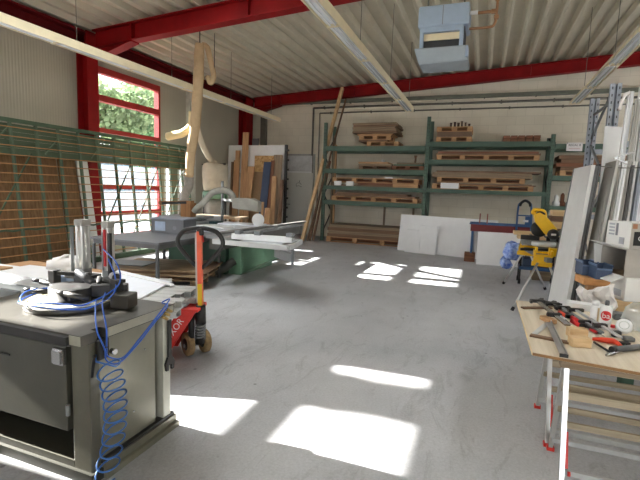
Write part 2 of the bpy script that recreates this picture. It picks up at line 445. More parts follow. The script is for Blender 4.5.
# rear wall behind the viewer, gate opening added to let daylight in
b = MB(); b.box(XL, .6, YF-.2, YF, 0, 5.8); b.box(5.2, XR, YF-.2, YF, 0, 5.8); b.box(.6, 5.2, YF-.2, YF, 3.2, 5.8)
struct(b.build('wall_rear', m_block))
def window(n, y0, y1, lowglass):
    fr = MB(); x0, x1 = XL-.12, XL+.03; t = .07
    fr.box(x0, x1, y0, y0+t, WZ0, WZ1); fr.box(x0, x1, y1-t, y1, WZ0, WZ1)
    zs = [WZ0, .86, 1.48, 2.08, 2.76, 3.45, WZ1-.14]
    for z in zs: fr.box(x0, x1, y0+t, y1-t, z, z+(.14 if z > 3.4 else .1))
    o = struct(fr.build('window_%d' % n, m_winred))
    for i, (a, e) in enumerate(zip(zs, zs[1:])):
        MB().box(XL-.05, XL-.042, y0+t, y1-t, a+.1, e).build('pane', lowglass if i < 3 else m_glass, o)
    return o
for i, (a, e) in enumerate([WIN[1], WIN[0], WIN[2]]): window(i+1, a, e, m_frost)
fr = MB()
for k in range(6): y = RW[0]+(RW[1]-RW[0]-.08)*k/5; fr.box(XR+.05, XR+.15, y, y+.08, RW[2], RW[3])
for z in (RW[2], RW[3]-.08): fr.box(XR+.05, XR+.15, RW[0], RW[1], z, z+.08)
o = struct(fr.build('window_5', m_winred))  # added window, out of view, brightens the rear of the hall
for k in range(5):
    y = RW[0]+(RW[1]-RW[0]-.08)*k/5+.08; MB().box(XR+.09, XR+.098, y, RW[0]+(RW[1]-RW[0]-.08)*(k+1)/5, RW[2]+.08, RW[3]-.08).build('pane', m_glass, o)
# narrow glazed side door behind the lattice end
fr = MB(); y0, y1 = NAR[0], NAR[1]
for a, e in ((y0, y0+.05), (y0+.2, y0+.25), (y1-.25, y1-.2), (y1-.05, y1)): fr.box(XL-.1, XL+.02, a, e, 0, 2.2)
fr.box(XL-.1, XL+.02, y0+.05, y0+.2, 2.12, 2.2); fr.box(XL-.1, XL+.02, y1-.2, y1-.05, 2.12, 2.2); fr.box(XL-.1, XL+.02, y0+.25, y1-.25, 2.12, 2.2)
d2 = struct(fr.build('door_2', m_white2))
MB().box(XL-.08, XL-.02, y0+.25, y1-.25, 0, 2.12).build('door_panel', mat('grey_green_panel', c(126, 132, 112), .5), d2)
MB().box(XL-.05, XL-.042, y0+.05, y0+.2, 0, 2.12).build('pane', m_frost, d2)
MB().box(XL-.05, XL-.042, y1-.2, y1-.05, 0, 2.12).build('pane', m_frost, d2)
# steel frame: columns, rafters, eave beam
def hcol(name, y0, y1, x0=XL, x1=XL+.30, top=4.75, m=m_red):
    b = MB(); b.box(x0, x0+.03, y0, y1, 0, top); b.box(x1-.03, x1, y0, y1, 0, top); b.box(x0+.03, x1-.03, (y0+y1)/2-.012, (y0+y1)/2+.012, 0, top)
    return struct(b.build(name, m))
hcol('trim_1', 7.10, 7.38); hcol('trim_2', 13.62, 14.1); hcol('trim_3', .9, 1.2); hcol('trim_4', -5.4, -5.1)
def rafter(name, yc, depth, w=.22):
    b = MB(); xs = (XL+.36, XR)
    for dz0, dz1, hw in ((-depth, -depth+.025, w/2), (-.03, -.005, w/2), (-depth+.025, -.03, .012)):
        pts = [(xs[0], yc-hw, roofz(xs[0])+dz0), (xs[1], yc-hw, roofz(xs[1])+dz0), (xs[1], yc-hw, roofz(xs[1])+dz1), (xs[0], yc-hw, roofz(xs[0])+dz1)]
        b.prism(pts, (0, 2*hw, 0))
    # haunch towards the column
    za = roofz(XL)-depth
    b.prism([(XL, yc-.012, za-.02), (XL+.5, yc-.012, za-.16), (XL+1.4, yc-.012, roofz(XL+1.4)-depth), (XL+.3, yc-.012, za+.01)], (0, .024, 0))
    b.prism([(XL+.4, yc-w/2, za-.2), (XL+1.4, yc-w/2, roofz(XL+1.4)-depth-.025), (XL+1.4, yc-w/2, roofz(XL+1.4)-depth), (XL+.4, yc-w/2, za-.175)], (0, w, 0))
    for xx in (XL+1.4, -4.2, 1.0, 4.6):
        b.box(xx-.008, xx+.008, yc-w/2, yc+w/2, roofz(xx)-depth+.025, roofz(xx)-.03)
    return struct(b.build(name, m_red))
rafter('trim_5', 7.29, .36); rafter('trim_6', 14.1, .34); rafter('trim_7', .6, .36)
b = MB(); b.box(XL, XL+.3, YF, YB, 4.70, 4.73); b.box(XL, XL+.3, YF, YB, 4.44, 4.47); b.box(XL+.06, XL+.09, YF, YB, 4.47, 4.70)
struct(b.build('trim_8', mat('dark_red_steel', c(100, 14, 18), .55, spec=.2)))
b = MB(); b.box(XL, XL+.06, 7.38, 7.54, 0, 4.4); struct(b.build('trim_9', m_winred))
# downpipe/duct casing beside the panel wall
struct(MB().box(XL, XL+.14, 10.72, 11.0, 0, 4.3).build('trim_10', mat('pale_duct_cover', c(196, 196, 186), .5)))
# conduits on the back wall
def conduit(label, z, r, x0, x1, drops=()):
    b = MB(); b.tube([(x0, YB-.06, z), (x1, YB-.06, z)], r, 8)
    for xd, zb in drops: b.tube([(xd, YB-.06, z), (xd, YB-.06, zb)], r, 8)
    x = x0+.4
    o = tag(b.build('conduit_pipe', m_pipe, origin=(x0, YB-.06, z)), label, 'pipe')
    while x < x1:
        MB().box(x-.02, x+.02, YB-.06-r-.012, YB-.003, z-r-.012, z+r+.012).build('pipe_clip', m_pipe, o); x += 1.4
    return o
conduit('thin dark pipe, lowest of three running along the back wall', 4.24, .022, -5.48, 6.0, ((-5.48, .9),))
conduit('middle of three grey pipes running along the back wall', 4.42, .034, -5.72, 6.0, ((-5.72, .9),))
b = MB(); b.box(-7.5, 6.0, YB-.14, YB-.002, 4.56, 4.66); o = tag(b.build('cable_tray', mat('green_grey_tray', c(112, 116, 104), .5)), 'grey cable tray, topmost line on the back wall under the red beam', 'cable tray')
x = -7.2
while x < 6: MB().box(x-.015, x+.015, YB-.16, YB-.003, 4.53, 4.56).build('bracket', m_pipe, o); x += 1.4
tag(MB().box(-7.72, -7.52, YB-.16, YB-.004, 0, 4.66).build('cable_riser', m_pipe), 'vertical grey cable riser in the far left corner by the red column', 'cable riser')
# back door with transom panel
d = struct(MB().box(-6.78, -5.62, YB-.06, YB, 0, 2.86).build('door_1', mat('door_frame_grey', c(160, 162, 160), .5)))
lf = MB().box(-6.74, -5.66, YB-.1, YB-.06, .02, 2.2).build('door_leaf', m_doorwhite, d, bevel=.004)
MB().box(-6.72, -5.7, YB-.095, YB-.06, 2.27, 2.8).build('transom_panel', mat('grey_transom', c(214, 216, 218), .4), d)
MB().box(-6.72, -5.7, YB-.1, YB-.06, 2.2, 2.26).build('transom_bar', m_pvc, d)
h = MB(); h.cyl((-6.62, YB-.1, 1.08), (-6.62, YB-.16, 1.08), .015); h.bar((-6.62, YB-.15, 1.08), (-6.48, YB-.15, 1.08), .02, .02); h.build('door_handle', m_black, lf)
g = MB()
cx, cz = -6.16, 1.78
g.tube([(cx+.10*math.cos(t*.5)-.02, YB-.103, cz+.07*math.sin(t*.5)) for t in range(9)], .006, 5)
g.tube([(cx-.12, YB-.103, cz-.06), (cx-.02, YB-.103, cz-.03), (cx+.1, YB-.103, cz-.07)], .006, 5)
g.tube([(cx, YB-.103, cz+.08), (cx+.02, YB-.103, cz+.16)], .007, 5)
g.build('pen_scribble', m_ink, lf)

# ================================================================== OUTSIDE
struct(MB().box(-60, XL-.15, -30, 60, -.3, -.12).build('ground_outside', mat('pale_yard_paving', c(120, 120, 116), .9, scale=1)))
struct(MB().box(-40, 40, -40, YF-.2, -.3, -.02).build('ground_forecourt', mat('grey_forecourt', c(170, 168, 162), .9, scale=1)))
hb = thing('warehouse', 'pale flat-roofed building seen through the lower left window panes', 'building', (-24, 22, -.12))
MB().box(-28, -22, 6, 44, -.12, 3.6).build('wall', mat('pale_blue_render', c(70, 90, 108), .8), hb)
MB().box(-28.2, -21.8, 5.8, 44.2, 3.6, 3.85).build('roof_edge', m_greysteel, hb)
leafA = leaf_mat('pale_leaf', c(118, 138, 98)); leafB = leaf_mat('mid_leaf', c(96, 128, 88))
def tree(label, x, y, h, blobs, m, n=2600, size=.16):
    t = thing('tree', label, 'tree', (x, y, -.12), group='trees outside the left windows')
    b = MB(); b.tube([(x, y, -.12), (x+.1, y, h*.4), (x, y+.1, h*.8)], [.2, .15, .05], 8)
    for (bx, by, bz, r) in blobs[:5]: b.tube([(x+.05, y, h*.45), (x+bx*.8, y+by*.8, bz)], [.07, .02], 6)
    b.build('trunk', WB['z'], t)
    f = MB(); tot = sum(r**2 for *_, r in blobs)
    for (bx, by, bz, r) in blobs:
        for k in range(int(n*r*r/tot)):
            v = Vector((random.gauss(0, 1), random.gauss(0, 1), random.gauss(0, 1))).normalized()*r*random.random()**.45
            p = Vector((x+bx, y+by, bz))+v; s_ = size*random.uniform(.6, 1.3)
            a = Vector((random.gauss(0, 1), random.gauss(0, 1), random.gauss(0, 1))).normalized(); q = a.orthogonal().normalized()
            f.bm.faces.new([f.bm.verts.new(p+s_*w) for w in (a, q*.6, -a, -q*.6)])
    f.build('foliage', m, t)
    return t
def blobs(n, spread, z0, z1, r0, r1):
    return [(random.uniform(-spread, spread), random.uniform(-spread, spread), random.uniform(z0, z1), random.uniform(r0, r1)) for _ in range(n)]
tree('shade tree standing outside left of the viewer, out of the picture', -13.5, 2.8, 7.6, [(0, -.15, 5.5+.4*k, .34) for k in range(5)]+[(0, .85, 5.5+.4*k, .34) for k in range(5)]+[(0, .35, 5.0, .3), (0, .35, 5.5, .32), (0, .35, 5.85, .25)], leafB, 6400, .085)
tree('pale leafy tree filling the left part of the upper window', -17, 15.0, 7, blobs(9, 1.8, 3.6, 6.6, .7, 1.3), leafA, 3000)
tree('bushy tree seen at the right of the upper window panes', -18.5, 20.5, 8, blobs(10, 2.0, 3.4, 6.4, .8, 1.4), leafB, 3200)
# ================================================================== LIGHT
SUN_S = (1.0, .05, -.508)
sun = bpy.data.lights.new('sun', 'SUN'); sun.energy = 20.0; sun.angle = math.radians(.6); sun.color = (1, .965, .9)
so = bpy.data.objects.new('sun', sun); COL.objects.link(so)
so.rotation_euler = Vector(SUN_S).to_track_quat('-Z', 'Y').to_euler()
w = bpy.data.worlds.new('sky'); SC.world = w; w.use_nodes = True
bg = w.node_tree.nodes['Background']; bg.inputs['Color'].default_value = (.93, .96, 1.0, 1); bg.inputs['Strength'].default_value = 2.4
def portal(x, y, z, sx, sy, rot):
    l = bpy.data.lights.new('portal', 'AREA'); l.shape = 'RECTANGLE'; l.size = sx; l.size_y = sy; l.cycles.is_portal = True
    o = bpy.data.objects.new('portal', l); COL.objects.link(o); o.location = (x, y, z); o.rotation_euler = rot
for a, e in WIN: portal(XL-.2, (a+e)/2, (WZ0+WZ1)/2, WZ1-WZ0, e-a, (0, -PI/2, 0))
portal(XR+.3, (RW[0]+RW[1])/2, (RW[2]+RW[3])/2, RW[3]-RW[2], RW[1]-RW[0], (0, PI/2, 0))
portal(2.9, YF-.25, 1.6, 4.6, 3.2, (PI/2, 0, 0))
SC.view_settings.view_transform = 'Standard'; SC.view_settings.look = 'None'; SC.view_settings.gamma = 1; SC.view_settings.use_curve_mapping = False
SC.view_settings.exposure = 1.48
SC.cycles.use_denoising = True
SC.cycles.max_bounces = 10; SC.cycles.diffuse_bounces = 6; SC.cycles.transparent_max_bounces = 16
# ================================================================== LEFT WALL THINGS
def lx(z): return -7.37-.08*z
K = 1.112
def lz(z): return 1.65+(z-1.65)*K
lt = thing('lattice_frame', 'tall green steel lattice frame with ochre rods leaning before the left wall window', 'lattice frame', (-7.4, 7.1, 0))
Y0_, Y1_ = 3.95*K, 8.95*K
def lp_(y, z, d=0.): return (lx(lz(z))+d, y*K, lz(z))
b = MB(); b.bar(lp_(3.95, 2.53), lp_(8.95, 2.53), .08, .065); b.build('top_chord', m_latdark, lt)
b = MB(); b.bar((lx(.06), Y0_, .06), (lx(.06), Y1_, .06), .09, .11); b.build('bottom_chord', m_latdark, lt)
b = MB()
for k in range(4):
    z0 = 2.06+k*.122
    b.bar(lp_(4.0, z0, -.08), lp_(8.88, z0, -.08), .012, .13)
b.build('fascia_panel', mat('sage_green_sheet', c(82, 100, 78), .6, var=.1, scale=2), lt)
for y in (4.25, 4.66, 5.07, 5.46, 5.85, 6.25, 6.64, 7.05, 7.46, 7.86, 8.22, 8.62, 8.86):
    MB().bar((lx(.1), (y+.05)*K, .1), lp_(y, 2.5), .038, .05, up=(1, 0, 0)).build('post', m_latgreen, lt)
for k in range(16):
    z = .34+k*.139
    MB().tube([lp_(3.95, z, .04), lp_(8.86, z, .04)], .009, 6).build('rod', m_rod, lt)
b = MB(); b.tube([(lx(.77)-.01, Y0_+.135*k, .77+.013*math.sin(k*2.1)) for k in range(41)], .018, 6); b.build('mid_chord', m_latdark, lt)
for y in (4.2, 6.3, 7.1, 7.95):
    MB().bar(lp_(y-.15, .6, .01), lp_(y+.75, 2.05, .01), .022, .022).build('brace', m_latdark, lt)
for y in (4.3, 5.2, 6.1):
    MB().bar(lp_(y, 2.06), lp_(y+.35, 2.44), .022, .022).build('brace', m_latgreen, lt)
def lean_sheet(name, label, cat, y0, y1, h, th, m, xfoot, xtop, group=None):
    b = MB(); b.prism([(xfoot, y0, 0), (xfoot-th, y0, 0), (xtop-th, y0, h), (xtop, y0, h)], (0, y1-y0, 0))
    return tag(b.build(name, m), label, cat, group)
lean_sheet('wood_sheet', 'wide ochre wooden sheet leaning behind the lattice at the left photo edge', 'board', 3.6, 6.32, 2.16, .03, m_sheet, -7.66, -7.98)
lean_sheet('wood_sheet', 'narrow ochre wooden sheet behind the lattice, right of the dark gap', 'board', 6.37, 6.75, 2.14, .03, m_sheet, -7.66, -7.98)
lean_sheet('grey_board', 'pale grey narrow panel leaning between ochre sheet and red column', 'board', 6.80, 7.06, 2.12, .03, m_white2, -7.66, -7.98)
tg = MB(); tg.tube(arc([(-8.2, 3.6, 3.0), (-8.2, 4.4, 2.75), (-8.18, 5.3, 2.45), (-8.16, 5.6, 2.3)], 6), .012, 6)
tag(tg.build('wall_cable', m_black), 'black cable sagging across the ribbed wall at the upper left', 'cable')

# ================================================================== MACHINE (foreground left)
mc = thing('profile_saw_machine', 'olive grey workshop machine with round turntable and two upright cylinders at front left', 'machine', (-2.6, 1.95, 0))
XR_, YF_, YR_ = -1.9, 1.66, 2.27
b = MB(); b.box(-3.0, -2.03, YF_+.03, YR_, .27, .79); b.box(-3.0, -2.03, YF_+.45, YR_, .10, .27); b.box(-3.0, -2.94, YF_+.0, YF_+.45, .06, .27)
b.build('cabinet_body', m_mach, mc)
b = MB(); b.prism([(-2.03, YF_, .06), (XR_, YF_, .06), (XR_, YF_+.07, .06), (-2.03, YF_+.07, .06)], (0, 0, .73)); b.build('corner_post', mat('mid_olive_enamel', c(94, 92, 80), .36, .2), mc, bevel=.006)
b = MB(); b.box(-1.99, XR_-.012, YF_+.07, YR_-.10, .10, .79); sp = b.build('side_panel', m_machlt, mc)
for (y, z) in ((1.80, .30), (1.98, .26), (1.76, .68), (2.08, .62), (1.83, .52)):
    MB().cyl((XR_-.013, y, z), (XR_-.007, y, z), .006, n=8).build('screw', m_steel, sp)
b = MB(); b.box(-1.985, XR_+.01, YR_-.05, YR_+.02, .02, .79); b.build('rear_post', mat('light_grey_post', c(182, 182, 170), .4, .2), mc, bevel=.004)
b = MB(); b.box(-2.97, -2.06, YF_-.008, YF_+.028, .27, .755); dr = b.build('door_panel', m_mach, mc, bevel=.004)
b = MB(); b.box(-2.13, -2.055, YF_-.03, YF_-.008, .655, .745); b.box(-2.125, -2.065, YF_-.04, YF_-.03, .665, .735); b.build('hinge_plate', m_steel, dr)
for z in (.40,):
    MB().cyl((-2.045, YF_-.015, z-.03), (-2.045, YF_-.015, z+.03), .012, n=10).build('hinge', m_greysteel, dr)
MB().box(-2.6, -2.5, YF_-.016, YF_-.008, .63, .64).build('door_slot', m_black, dr)
MB().box(-3.0, -2.03, YF_, YF_+.03, .755, .79).build('front_rail', m_mach, mc); b = MB(); b.box(-3.0, -2.03, YF_, YF_+.03, .06, .10); b.box(-3.0, -2.03, YF_+.03, YF_+.45, .08, .10); b.build('front_rail', m_mach, mc)
b = MB(); b.box(-3.0, -1.88, YF_-.02, YF_+.06, 0, .06); b.build('base_skid', mat('dark_skid', c(58, 58, 50), .5), mc)
b = MB(); b.box(-1.96, -1.85, YF_+.06, YR_+.06, 0, .035); b.box(-1.905, -1.875, YF_+.06, YR_+.06, .035, .08); b.build('base_skid', m_machlt, mc)
MB().box(-1.94, -1.885, YF_+.06, YR_+.05, .082, .10).build('base_gap', m_black, mc)
# top plate with notches
b = MB(); b.box(-2.99, -1.93, 1.60, 2.32, .80, .855); b.box(-1.93, -1.885, 1.60, 1.70, .80, .855); b.box(-1.93, -1.885, 1.76, 2.32, .80, .855)
tp = b.build('top_plate', m_cast, mc)
MB().box(-1.884, -1.879, 1.77, 2.31, .803, .852).build('machined_edge', mat('pale_machined_edge', c(158, 156, 142), .4, .3), tp)
MB().box(-1.96, -1.885, 1.594, 1.599, .803, .852).build('machined_edge', mat('pale_machined_edge', c(158, 156, 142), .4, .3), tp)
MB().box(-3.0, -1.96, 1.575, 1.60, .80, .845).build('front_strip', m_black, mc)
MB().box(-3.0, -1.90, YF_, YR_+.02, .79, .80).build('plate_gasket', m_black, mc)
# turntable
TC = (-2.44, 2.03)
b = MB(); b.lathe([(.0, 0), (.27, 0), (.275, .01), (.275, .032), (.26, .038), (0, .038)], (*TC, .855), 48); tt = b.build('turntable', m_cast, mc)
b = MB(); b.lathe([(.248, 0), (.257, 0), (.257, .006), (.248, .006)], (*TC, .893), 48); b.build('scale_ring', mat('pale_scale_ring', c(206, 200, 170), .4), tt)
b = MB(); b.lathe([(0, 0), (.19, 0), (.19, .012), (.14, .014), (.14, .08), (.13, .085), (0, .085)], (*TC, .893), 40); b.build('clamp_hub', m_black, tt)
b = MB(); b.obox((TC[0]+.2, TC[1]+.1, .95), (.22, .07, .08), rz=.6); b.build('fence_block', m_black, tt, bevel=.008)
b = MB(); b.obox((TC[0]+.34, TC[1]+.08, .905), (.12, .12, .09), rz=.25); b.build('fence_block', mat('dark_fence', c(64, 60, 54), .5), tt, bevel=.008)
b = MB(); b.obox((TC[0]-.02, TC[1]-.02, .94), (.3, .12, .07), rz=-.3); b.build('fence_block', m_black, tt, bevel=.008)
# clamp columns and arms
def clamp(x, y, z0, z1, ax, ay_, L):
    b = MB(); b.box(x-.028, x+.028, y-.028, y+.028, z0, z1); p = b.build('clamp_column', m_black, mc, bevel=.005)
    b = MB(); b.bar((x, y, z1-.02), (x+ax*L, y+ay_*L, z1-.025), .03, .028); b.build('clamp_arm', m_black, p, bevel=.004)
    return p
clamp(-2.67, 2.08, .90, 1.05, .95, .3, .24); clamp(-2.17, 2.12, .856, 1.03, -.8, .3, .2)
for (x, y, z, dx, dy, dz) in ((-2.74, 2.03, .97, .16, .08, -.05), (-2.76, 1.98, .92, .14, .08, -.02), (-2.36, 1.90, .96, .14, .06, -.03), (-2.30, 2.10, .98, -.1, .1, .02)):
    b = MB(); b.tube([(x, y, z), (x+dx, y+dy, z+dz)], .017, 10); b.tube([(x-dx*.25, y-dy*.25, z-dz*.25), (x, y, z)], .012, 10); b.build('clamp_lever', m_black, mc)
# pneumatic cylinders
def cylinder(x, y, z0, z1, r, rod):
    b = MB(); b.lathe([(0, 0), (r*.92, 0), (r*.92, z1-z0), (0, z1-z0)], (x, y, z0), 24)
    for k in range(4):
        a = PI/4+k*PI/2; b.box(x+r*.86*math.cos(a)-.009, x+r*.86*math.cos(a)+.009, y+r*.86*math.sin(a)-.009, y+r*.86*math.sin(a)+.009, z0, z1)
    p = b.build('cylinder_barrel', m_alu, mc)
    for z, t in ((z0-.035, .045), (z1-.01, .045)):
        b = MB(); b.box(x-r, x+r, y-r, y+r, z, z+t); b.build('end_cap', m_greysteel if z < z1-.1 else mat('cap_grey', c(150, 148, 142), .4, .4), p, bevel=.006)
    b = MB(); b.tube([(x, y, z0-.03), (x, y, rod)], .016, 10); b.lathe([(0, 0), (.045, 0), (.05, .015), (.02, .03), (0, .03)], (x, y, rod), 20); b.build('piston_rod', m_steel, p)
    return p
p = cylinder(-2.60, 2.25, 1.03, 1.35, .038, .915)
MB().tube([(-2.668, 2.22, .99), (-2.668, 2.22, 1.33)], .012, 8).build('tie_rod', m_greysteel, p)
b = MB(); b.box(-2.72, -2.50, 2.19, 2.31, .97, 1.0); b.build('cylinder_mount', m_black, p, bevel=.004)
p2 = cylinder(-2.37, 2.25, 1.04, 1.35, .031, .93)
MB().box(-2.375, -2.36, 2.212, 2.222, 1.08, 1.33).build('red_stripe', mat('red_label', c(178, 36, 44), .5), p2, )
MB().box(-2.325, -2.305, 2.20, 2.22, .95, 1.31).build('tie_rod', m_black, p2)
MB().box(-2.395, -2.383, 2.216, 2.226, 1.05, 1.31).build('blue_stripe', m_inkg, p2)
b = MB(); b.box(-2.47, -2.28, 2.19, 2.31, .96, .985); b.build('cylinder_mount', m_black, p2, bevel=.004)
b = MB(); b.tube([(-2.56, 2.17, 1.0), (-2.51, 2.13, 1.04), (-2.45, 2.13, 1.01), (-2.38, 2.13, .98)], .025, 10); b.obox((-2.49, 2.14, .99), (.08, .06, .06)); b.build('valve_block', mat('dark_valve', c(86, 88, 92), .4, .3), mc)
b = MB(); b.lathe([(0, 0), (.03, 0), (.03, .05), (.034, .05), (.034, .07), (0, .07)], (-2.29, 2.21, 1.02), 16, axis=(.8, -.5, .1)); b.build('pressure_gauge', m_alupale, mc)
b = MB(); b.lathe([(0, 0), (.026, 0), (.026, .022), (0, .022)], (-2.225, 2.17, 1.027), 16, axis=(.8, -.5, .1)); b.build('gauge_knob', m_black, mc)
for dx in (0, .06, .12):
    MB().obox((-2.90+dx, 2.30, .925+.01*dx), (.05, .06, .06), rz=dx*5).build('valve_fitting', mat('blue_fitting', c(120, 136, 160), .3, .4), mc)
# blue hoses
def hose(pts, r=.0046, n=14, name='air_hose'): return MB().tube(arc(pts, n), r, 7).build(name, m_hose, mc)
hose([(TC[0]+.295*math.cos(a), TC[1]+.295*math.sin(a), .905+.012*math.sin(a*3)) for a in [PI*1.02+PI*.85*k/9 for k in range(10)]]+[(-2.13, 2.05, .95), (-2.18, 2.12, 1.04), (-2.31, 2.19, 1.14)])
hose([(TC[0]+.285*math.cos(a), TC[1]+.285*math.sin(a), .925+.01*math.sin(a*4)) for a in [PI*.95+PI*.9*k/9 for k in range(10)]]+[(-2.12, 2.08, 1.0), (-2.18, 2.14, 1.12), (-2.36, 2.2, 1.2)])
hose([(-2.16, 1.95, .93), (-1.98, 1.78, .93), (-1.87, 1.69, .86), (-1.86, 1.72, .77), (-1.86, 1.73, .74)])
hose([(-2.14, 2.0, .97), (-1.97, 1.82, .96), (-1.87, 1.75, .86), (-1.86, 1.74, .76)])
hose([(-1.865, 1.735, .74), (-1.86, 1.74, .68), (-1.855, 1.82, .64), (-1.85, 1.95, .70), (-1.855, 2.1, .79), (-1.87, 2.24, .86), (-1.94, 2.27, .87)])
hose([(-1.865, 1.745, .75), (-1.86, 1.75, .70), (-1.855, 1.85, .66), (-1.85, 1.97, .73), (-1.855, 2.12, .82), (-1.87, 2.26, .90), (-1.95, 2.29, .87)])
b = MB(); b.obox((-1.885, 1.735, .745), (.03, .07, .11)); b.build('air_socket', m_black, mc, bevel=.006)
b = MB(); b.cyl((-1.89, 1.80, .71), (-1.86, 1.80, .71), .016); b.build('air_nipple', m_steel, mc)
b = MB(); b.tube(arc([(-1.89, 1.69, .72), (-1.87, 1.66, .68), (-1.87, 1.65, .62)], 6), .008, 8); b.build('black_hose', m_rubber, mc)
for k in range(3):
    b = MB(); b.tube([(-1.875, 2.20+.02*k, .80+.02*k), (-1.86, 2.23+.02*k, .78+.02*k)], .01, 8); b.build('hose_connector', mat('brass_fitting', c(176, 150, 96), .35, .6), mc)
pts = [Vector((-1.895, 1.70, .72)), Vector((-1.86, 1.67, .70))]
N = 10*16
for k in range(N+1):
    t = k/N; a = 2*PI*10*t; r = .055
    zc = .68-.62*t+.0; yc = 1.70+.045*math.sin(PI*min(1, t*1.15))-.03*max(0, t-.75)*3
    pts.append(Vector((-1.81+r*math.cos(a), yc+r*1.15*math.sin(a), zc+.02*math.sin(a))))
MB().tube(pts, .0048, 7).build('coiled_air_hose', mat('blue_coil_hose', c(56, 106, 176), .3, var=.05), mc)
sw = thing('spanner', 'black open-ended spanner hanging on the pale rear post of the machine', 'spanner', (-1.87, 2.27, .4))
b = MB(); b.box(-1.885, -1.873, 2.255, 2.285, .50, .76); b.build('spanner_shaft', m_black, sw)
b = MB(); b.prism([(-1.886, 2.25, .51), (-1.886, 2.29, .51), (-1.886, 2.315, .47), (-1.886, 2.305, .42), (-1.886, 2.285, .42), (-1.886, 2.285, .455), (-1.886, 2.255, .455), (-1.886, 2.255, .42), (-1.886, 2.235, .42), (-1.886, 2.225, .47)], (.014, 0, 0)); b.build('spanner_jaw', m_black, sw)
# infeed rail at the machine's left
it = thing('infeed_rail', 'grey slotted infeed rail running left behind the machine plate', 'rail', (-3.9, 2.45, 0))
b = MB(); b.box(-5.0, -3.02, 2.06, 2.09, .76, .86); b.box(-5.0, -3.02, 2.19, 2.22, .76, .86); b.box(-5.0, -3.02, 2.06, 2.22, .74, .76); b.build('channel', m_greysteel, it)
b = MB(); b.box(-5.0, -3.05, 2.10, 2.18, .76, .775); b.build('slide_strip', m_alupale, it)
for x in (-4.9, -3.15): MB().box(x, x+.06, 2.11, 2.17, 0, .74).build('leg', m_greysteel, it)
b = MB(); b.obox((-3.72, 2.62, .8), (1.9, .1, .1), rz=0); 
tag(b.build('plastic_profile', m_pvc, bevel=.006), 'white plastic profile lying along the infeed rail at left', 'profile') if False else b.bm.free()

# ================================================================== PALLET TRUCK AND ITS LOAD
fd = Vector((-.95, -.30, 0)).normalized(); sd = Vector((-fd.y, fd.x, 0))*-1   # fork direction / sideways
JB = Vector((-2.47, 3.42, 0))
jk = thing('pallet_truck', 'red hand pallet truck with black loop handle standing beside the machine', 'pallet truck', JB)
def J(f, s, z): return JB+fd*f+sd*s+Vector((0, 0, z))
for s in (-.19, .19):
    b = MB(); b.bar(J(.22, s, .14), J(1.32, s, .14), .15, .05); b.build('fork', m_jack, jk, bevel=.008)
    b = MB(); b.cyl(J(1.2, s-.05, .045), J(1.2, s+.05, .045), .04); b.build('load_roller', m_rubber, jk)
    # sloped A-frame side plate
    b = MB(); b.prism([J(-.02, s*.75-.012, .50), J(.14, s*.75-.012, .50), J(.40, s*.75-.012, .10), J(.40, s*.75-.012, .035), J(.27, s*.75-.012, .035)], sd*.024); b.build('side_plate', m_jack, jk)
b = MB(); b.prism([J(.05, -.13, .50), J(.13, -.13, .50), J(.39, -.13, .10), J(.35, -.13, .09)], sd*.26); fp = b.build('sloped_cover', m_jack, jk)
b = MB(); b.bar(J(.04, -.17, .495), J(.04, .10, .495), .15, .022); b.build('head_plate', m_jack, jk, bevel=.004)
e0, e1 = J(.14, -.19, .505), J(.42, -.19, .11)
sl = (e0-e1).normalized(); nrm = sl.cross(sd).normalized()
if nrm.z < 0: nrm = -nrm
mid = (J(.14, .0, .505)+J(.42, .0, .11))/2
# lettering on the plate edge facing the viewer
sp_s = -.145 if (J(0, -.1, 0)-Vector((0, 0, 0))).length < (J(0, .1, 0)).length else .145
side = sd*(-1 if sp_s < 0 else 1)
b0 = J(.215, 0, .32)+sd*(sp_s*1.0)+side*.0
text('lettering', 'LUXOR', .085, m_paper, jk, frame_at(J(.20, 0, .29)+side*.1562, sl*1, side.cross(sl)))
# steering wheels turned with the handle
hd = Vector((-.25, .97, 0)).normalized()        # direction the handle faces away from
hs = Vector((hd.y, -hd.x, 0))
WCN = JB+Vector((-.07, .04, 0))
wa = Vector((.50, .86, 0)).normalized()
for s in (-.085, .085):
    p = WCN+wa*s+Vector((0, 0, .115))
    b = MB(); b.lathe([(.03, -.03), (.104, -.03), (.114, -.022), (.114, .022), (.104, .03), (.03, .03)], p, 28, axis=wa); wl = b.build('steering_wheel', mat('worn_tan_wheel', c(150, 126, 90), .7, var=.25, scale=20), jk)
    b = MB(); b.lathe([(.0, -.034), (.055, -.034), (.06, -.03), (.06, .03), (.055, .034), (0, .034)], p, 20, axis=wa); b.build('wheel_hub', m_black, wl)
b = MB(); b.cyl(WCN-wa*.13+Vector((0, 0, .1)), WCN+wa*.13+Vector((0, 0, .1)), .018); b.build('axle', m_greysteel, jk)
b = MB(); b.cyl(JB+Vector((0, 0, .13)), JB+Vector((0, 0, .40)), .045); b.cyl(JB+Vector((-.06, -.05, .1)), JB+Vector((-.06, -.05, .48)), .03); b.build('pump', m_black, jk)
sx = JB+Vector((.03, -.03, 0))
b = MB(); b.tube([sx+Vector((.042*math.cos(a), .042*math.sin(a), .19+.026*a/(2*PI))) for a in [2*PI*k/12 for k in range(12*6)]], .009, 6); b.build('spring', m_greysteel, jk)
b = MB(); b.cyl(sx+Vector((0, 0, .34)), sx+Vector((0, 0, .52)), .052, .045); b.build('pump_sleeve', m_black, jk)
HB = JB+Vector((.03, -.03, .5)); HT = JB+Vector((-.01, 0, 1.24))
hw = Vector((.955, .297, 0)).normalized()
b = MB(); b.bar(HB, HB+(HT-HB)*.30, .05, .04, up=hw); b.build('shaft_sleeve', mat('yellow_label', c(226, 190, 40), .5), jk)
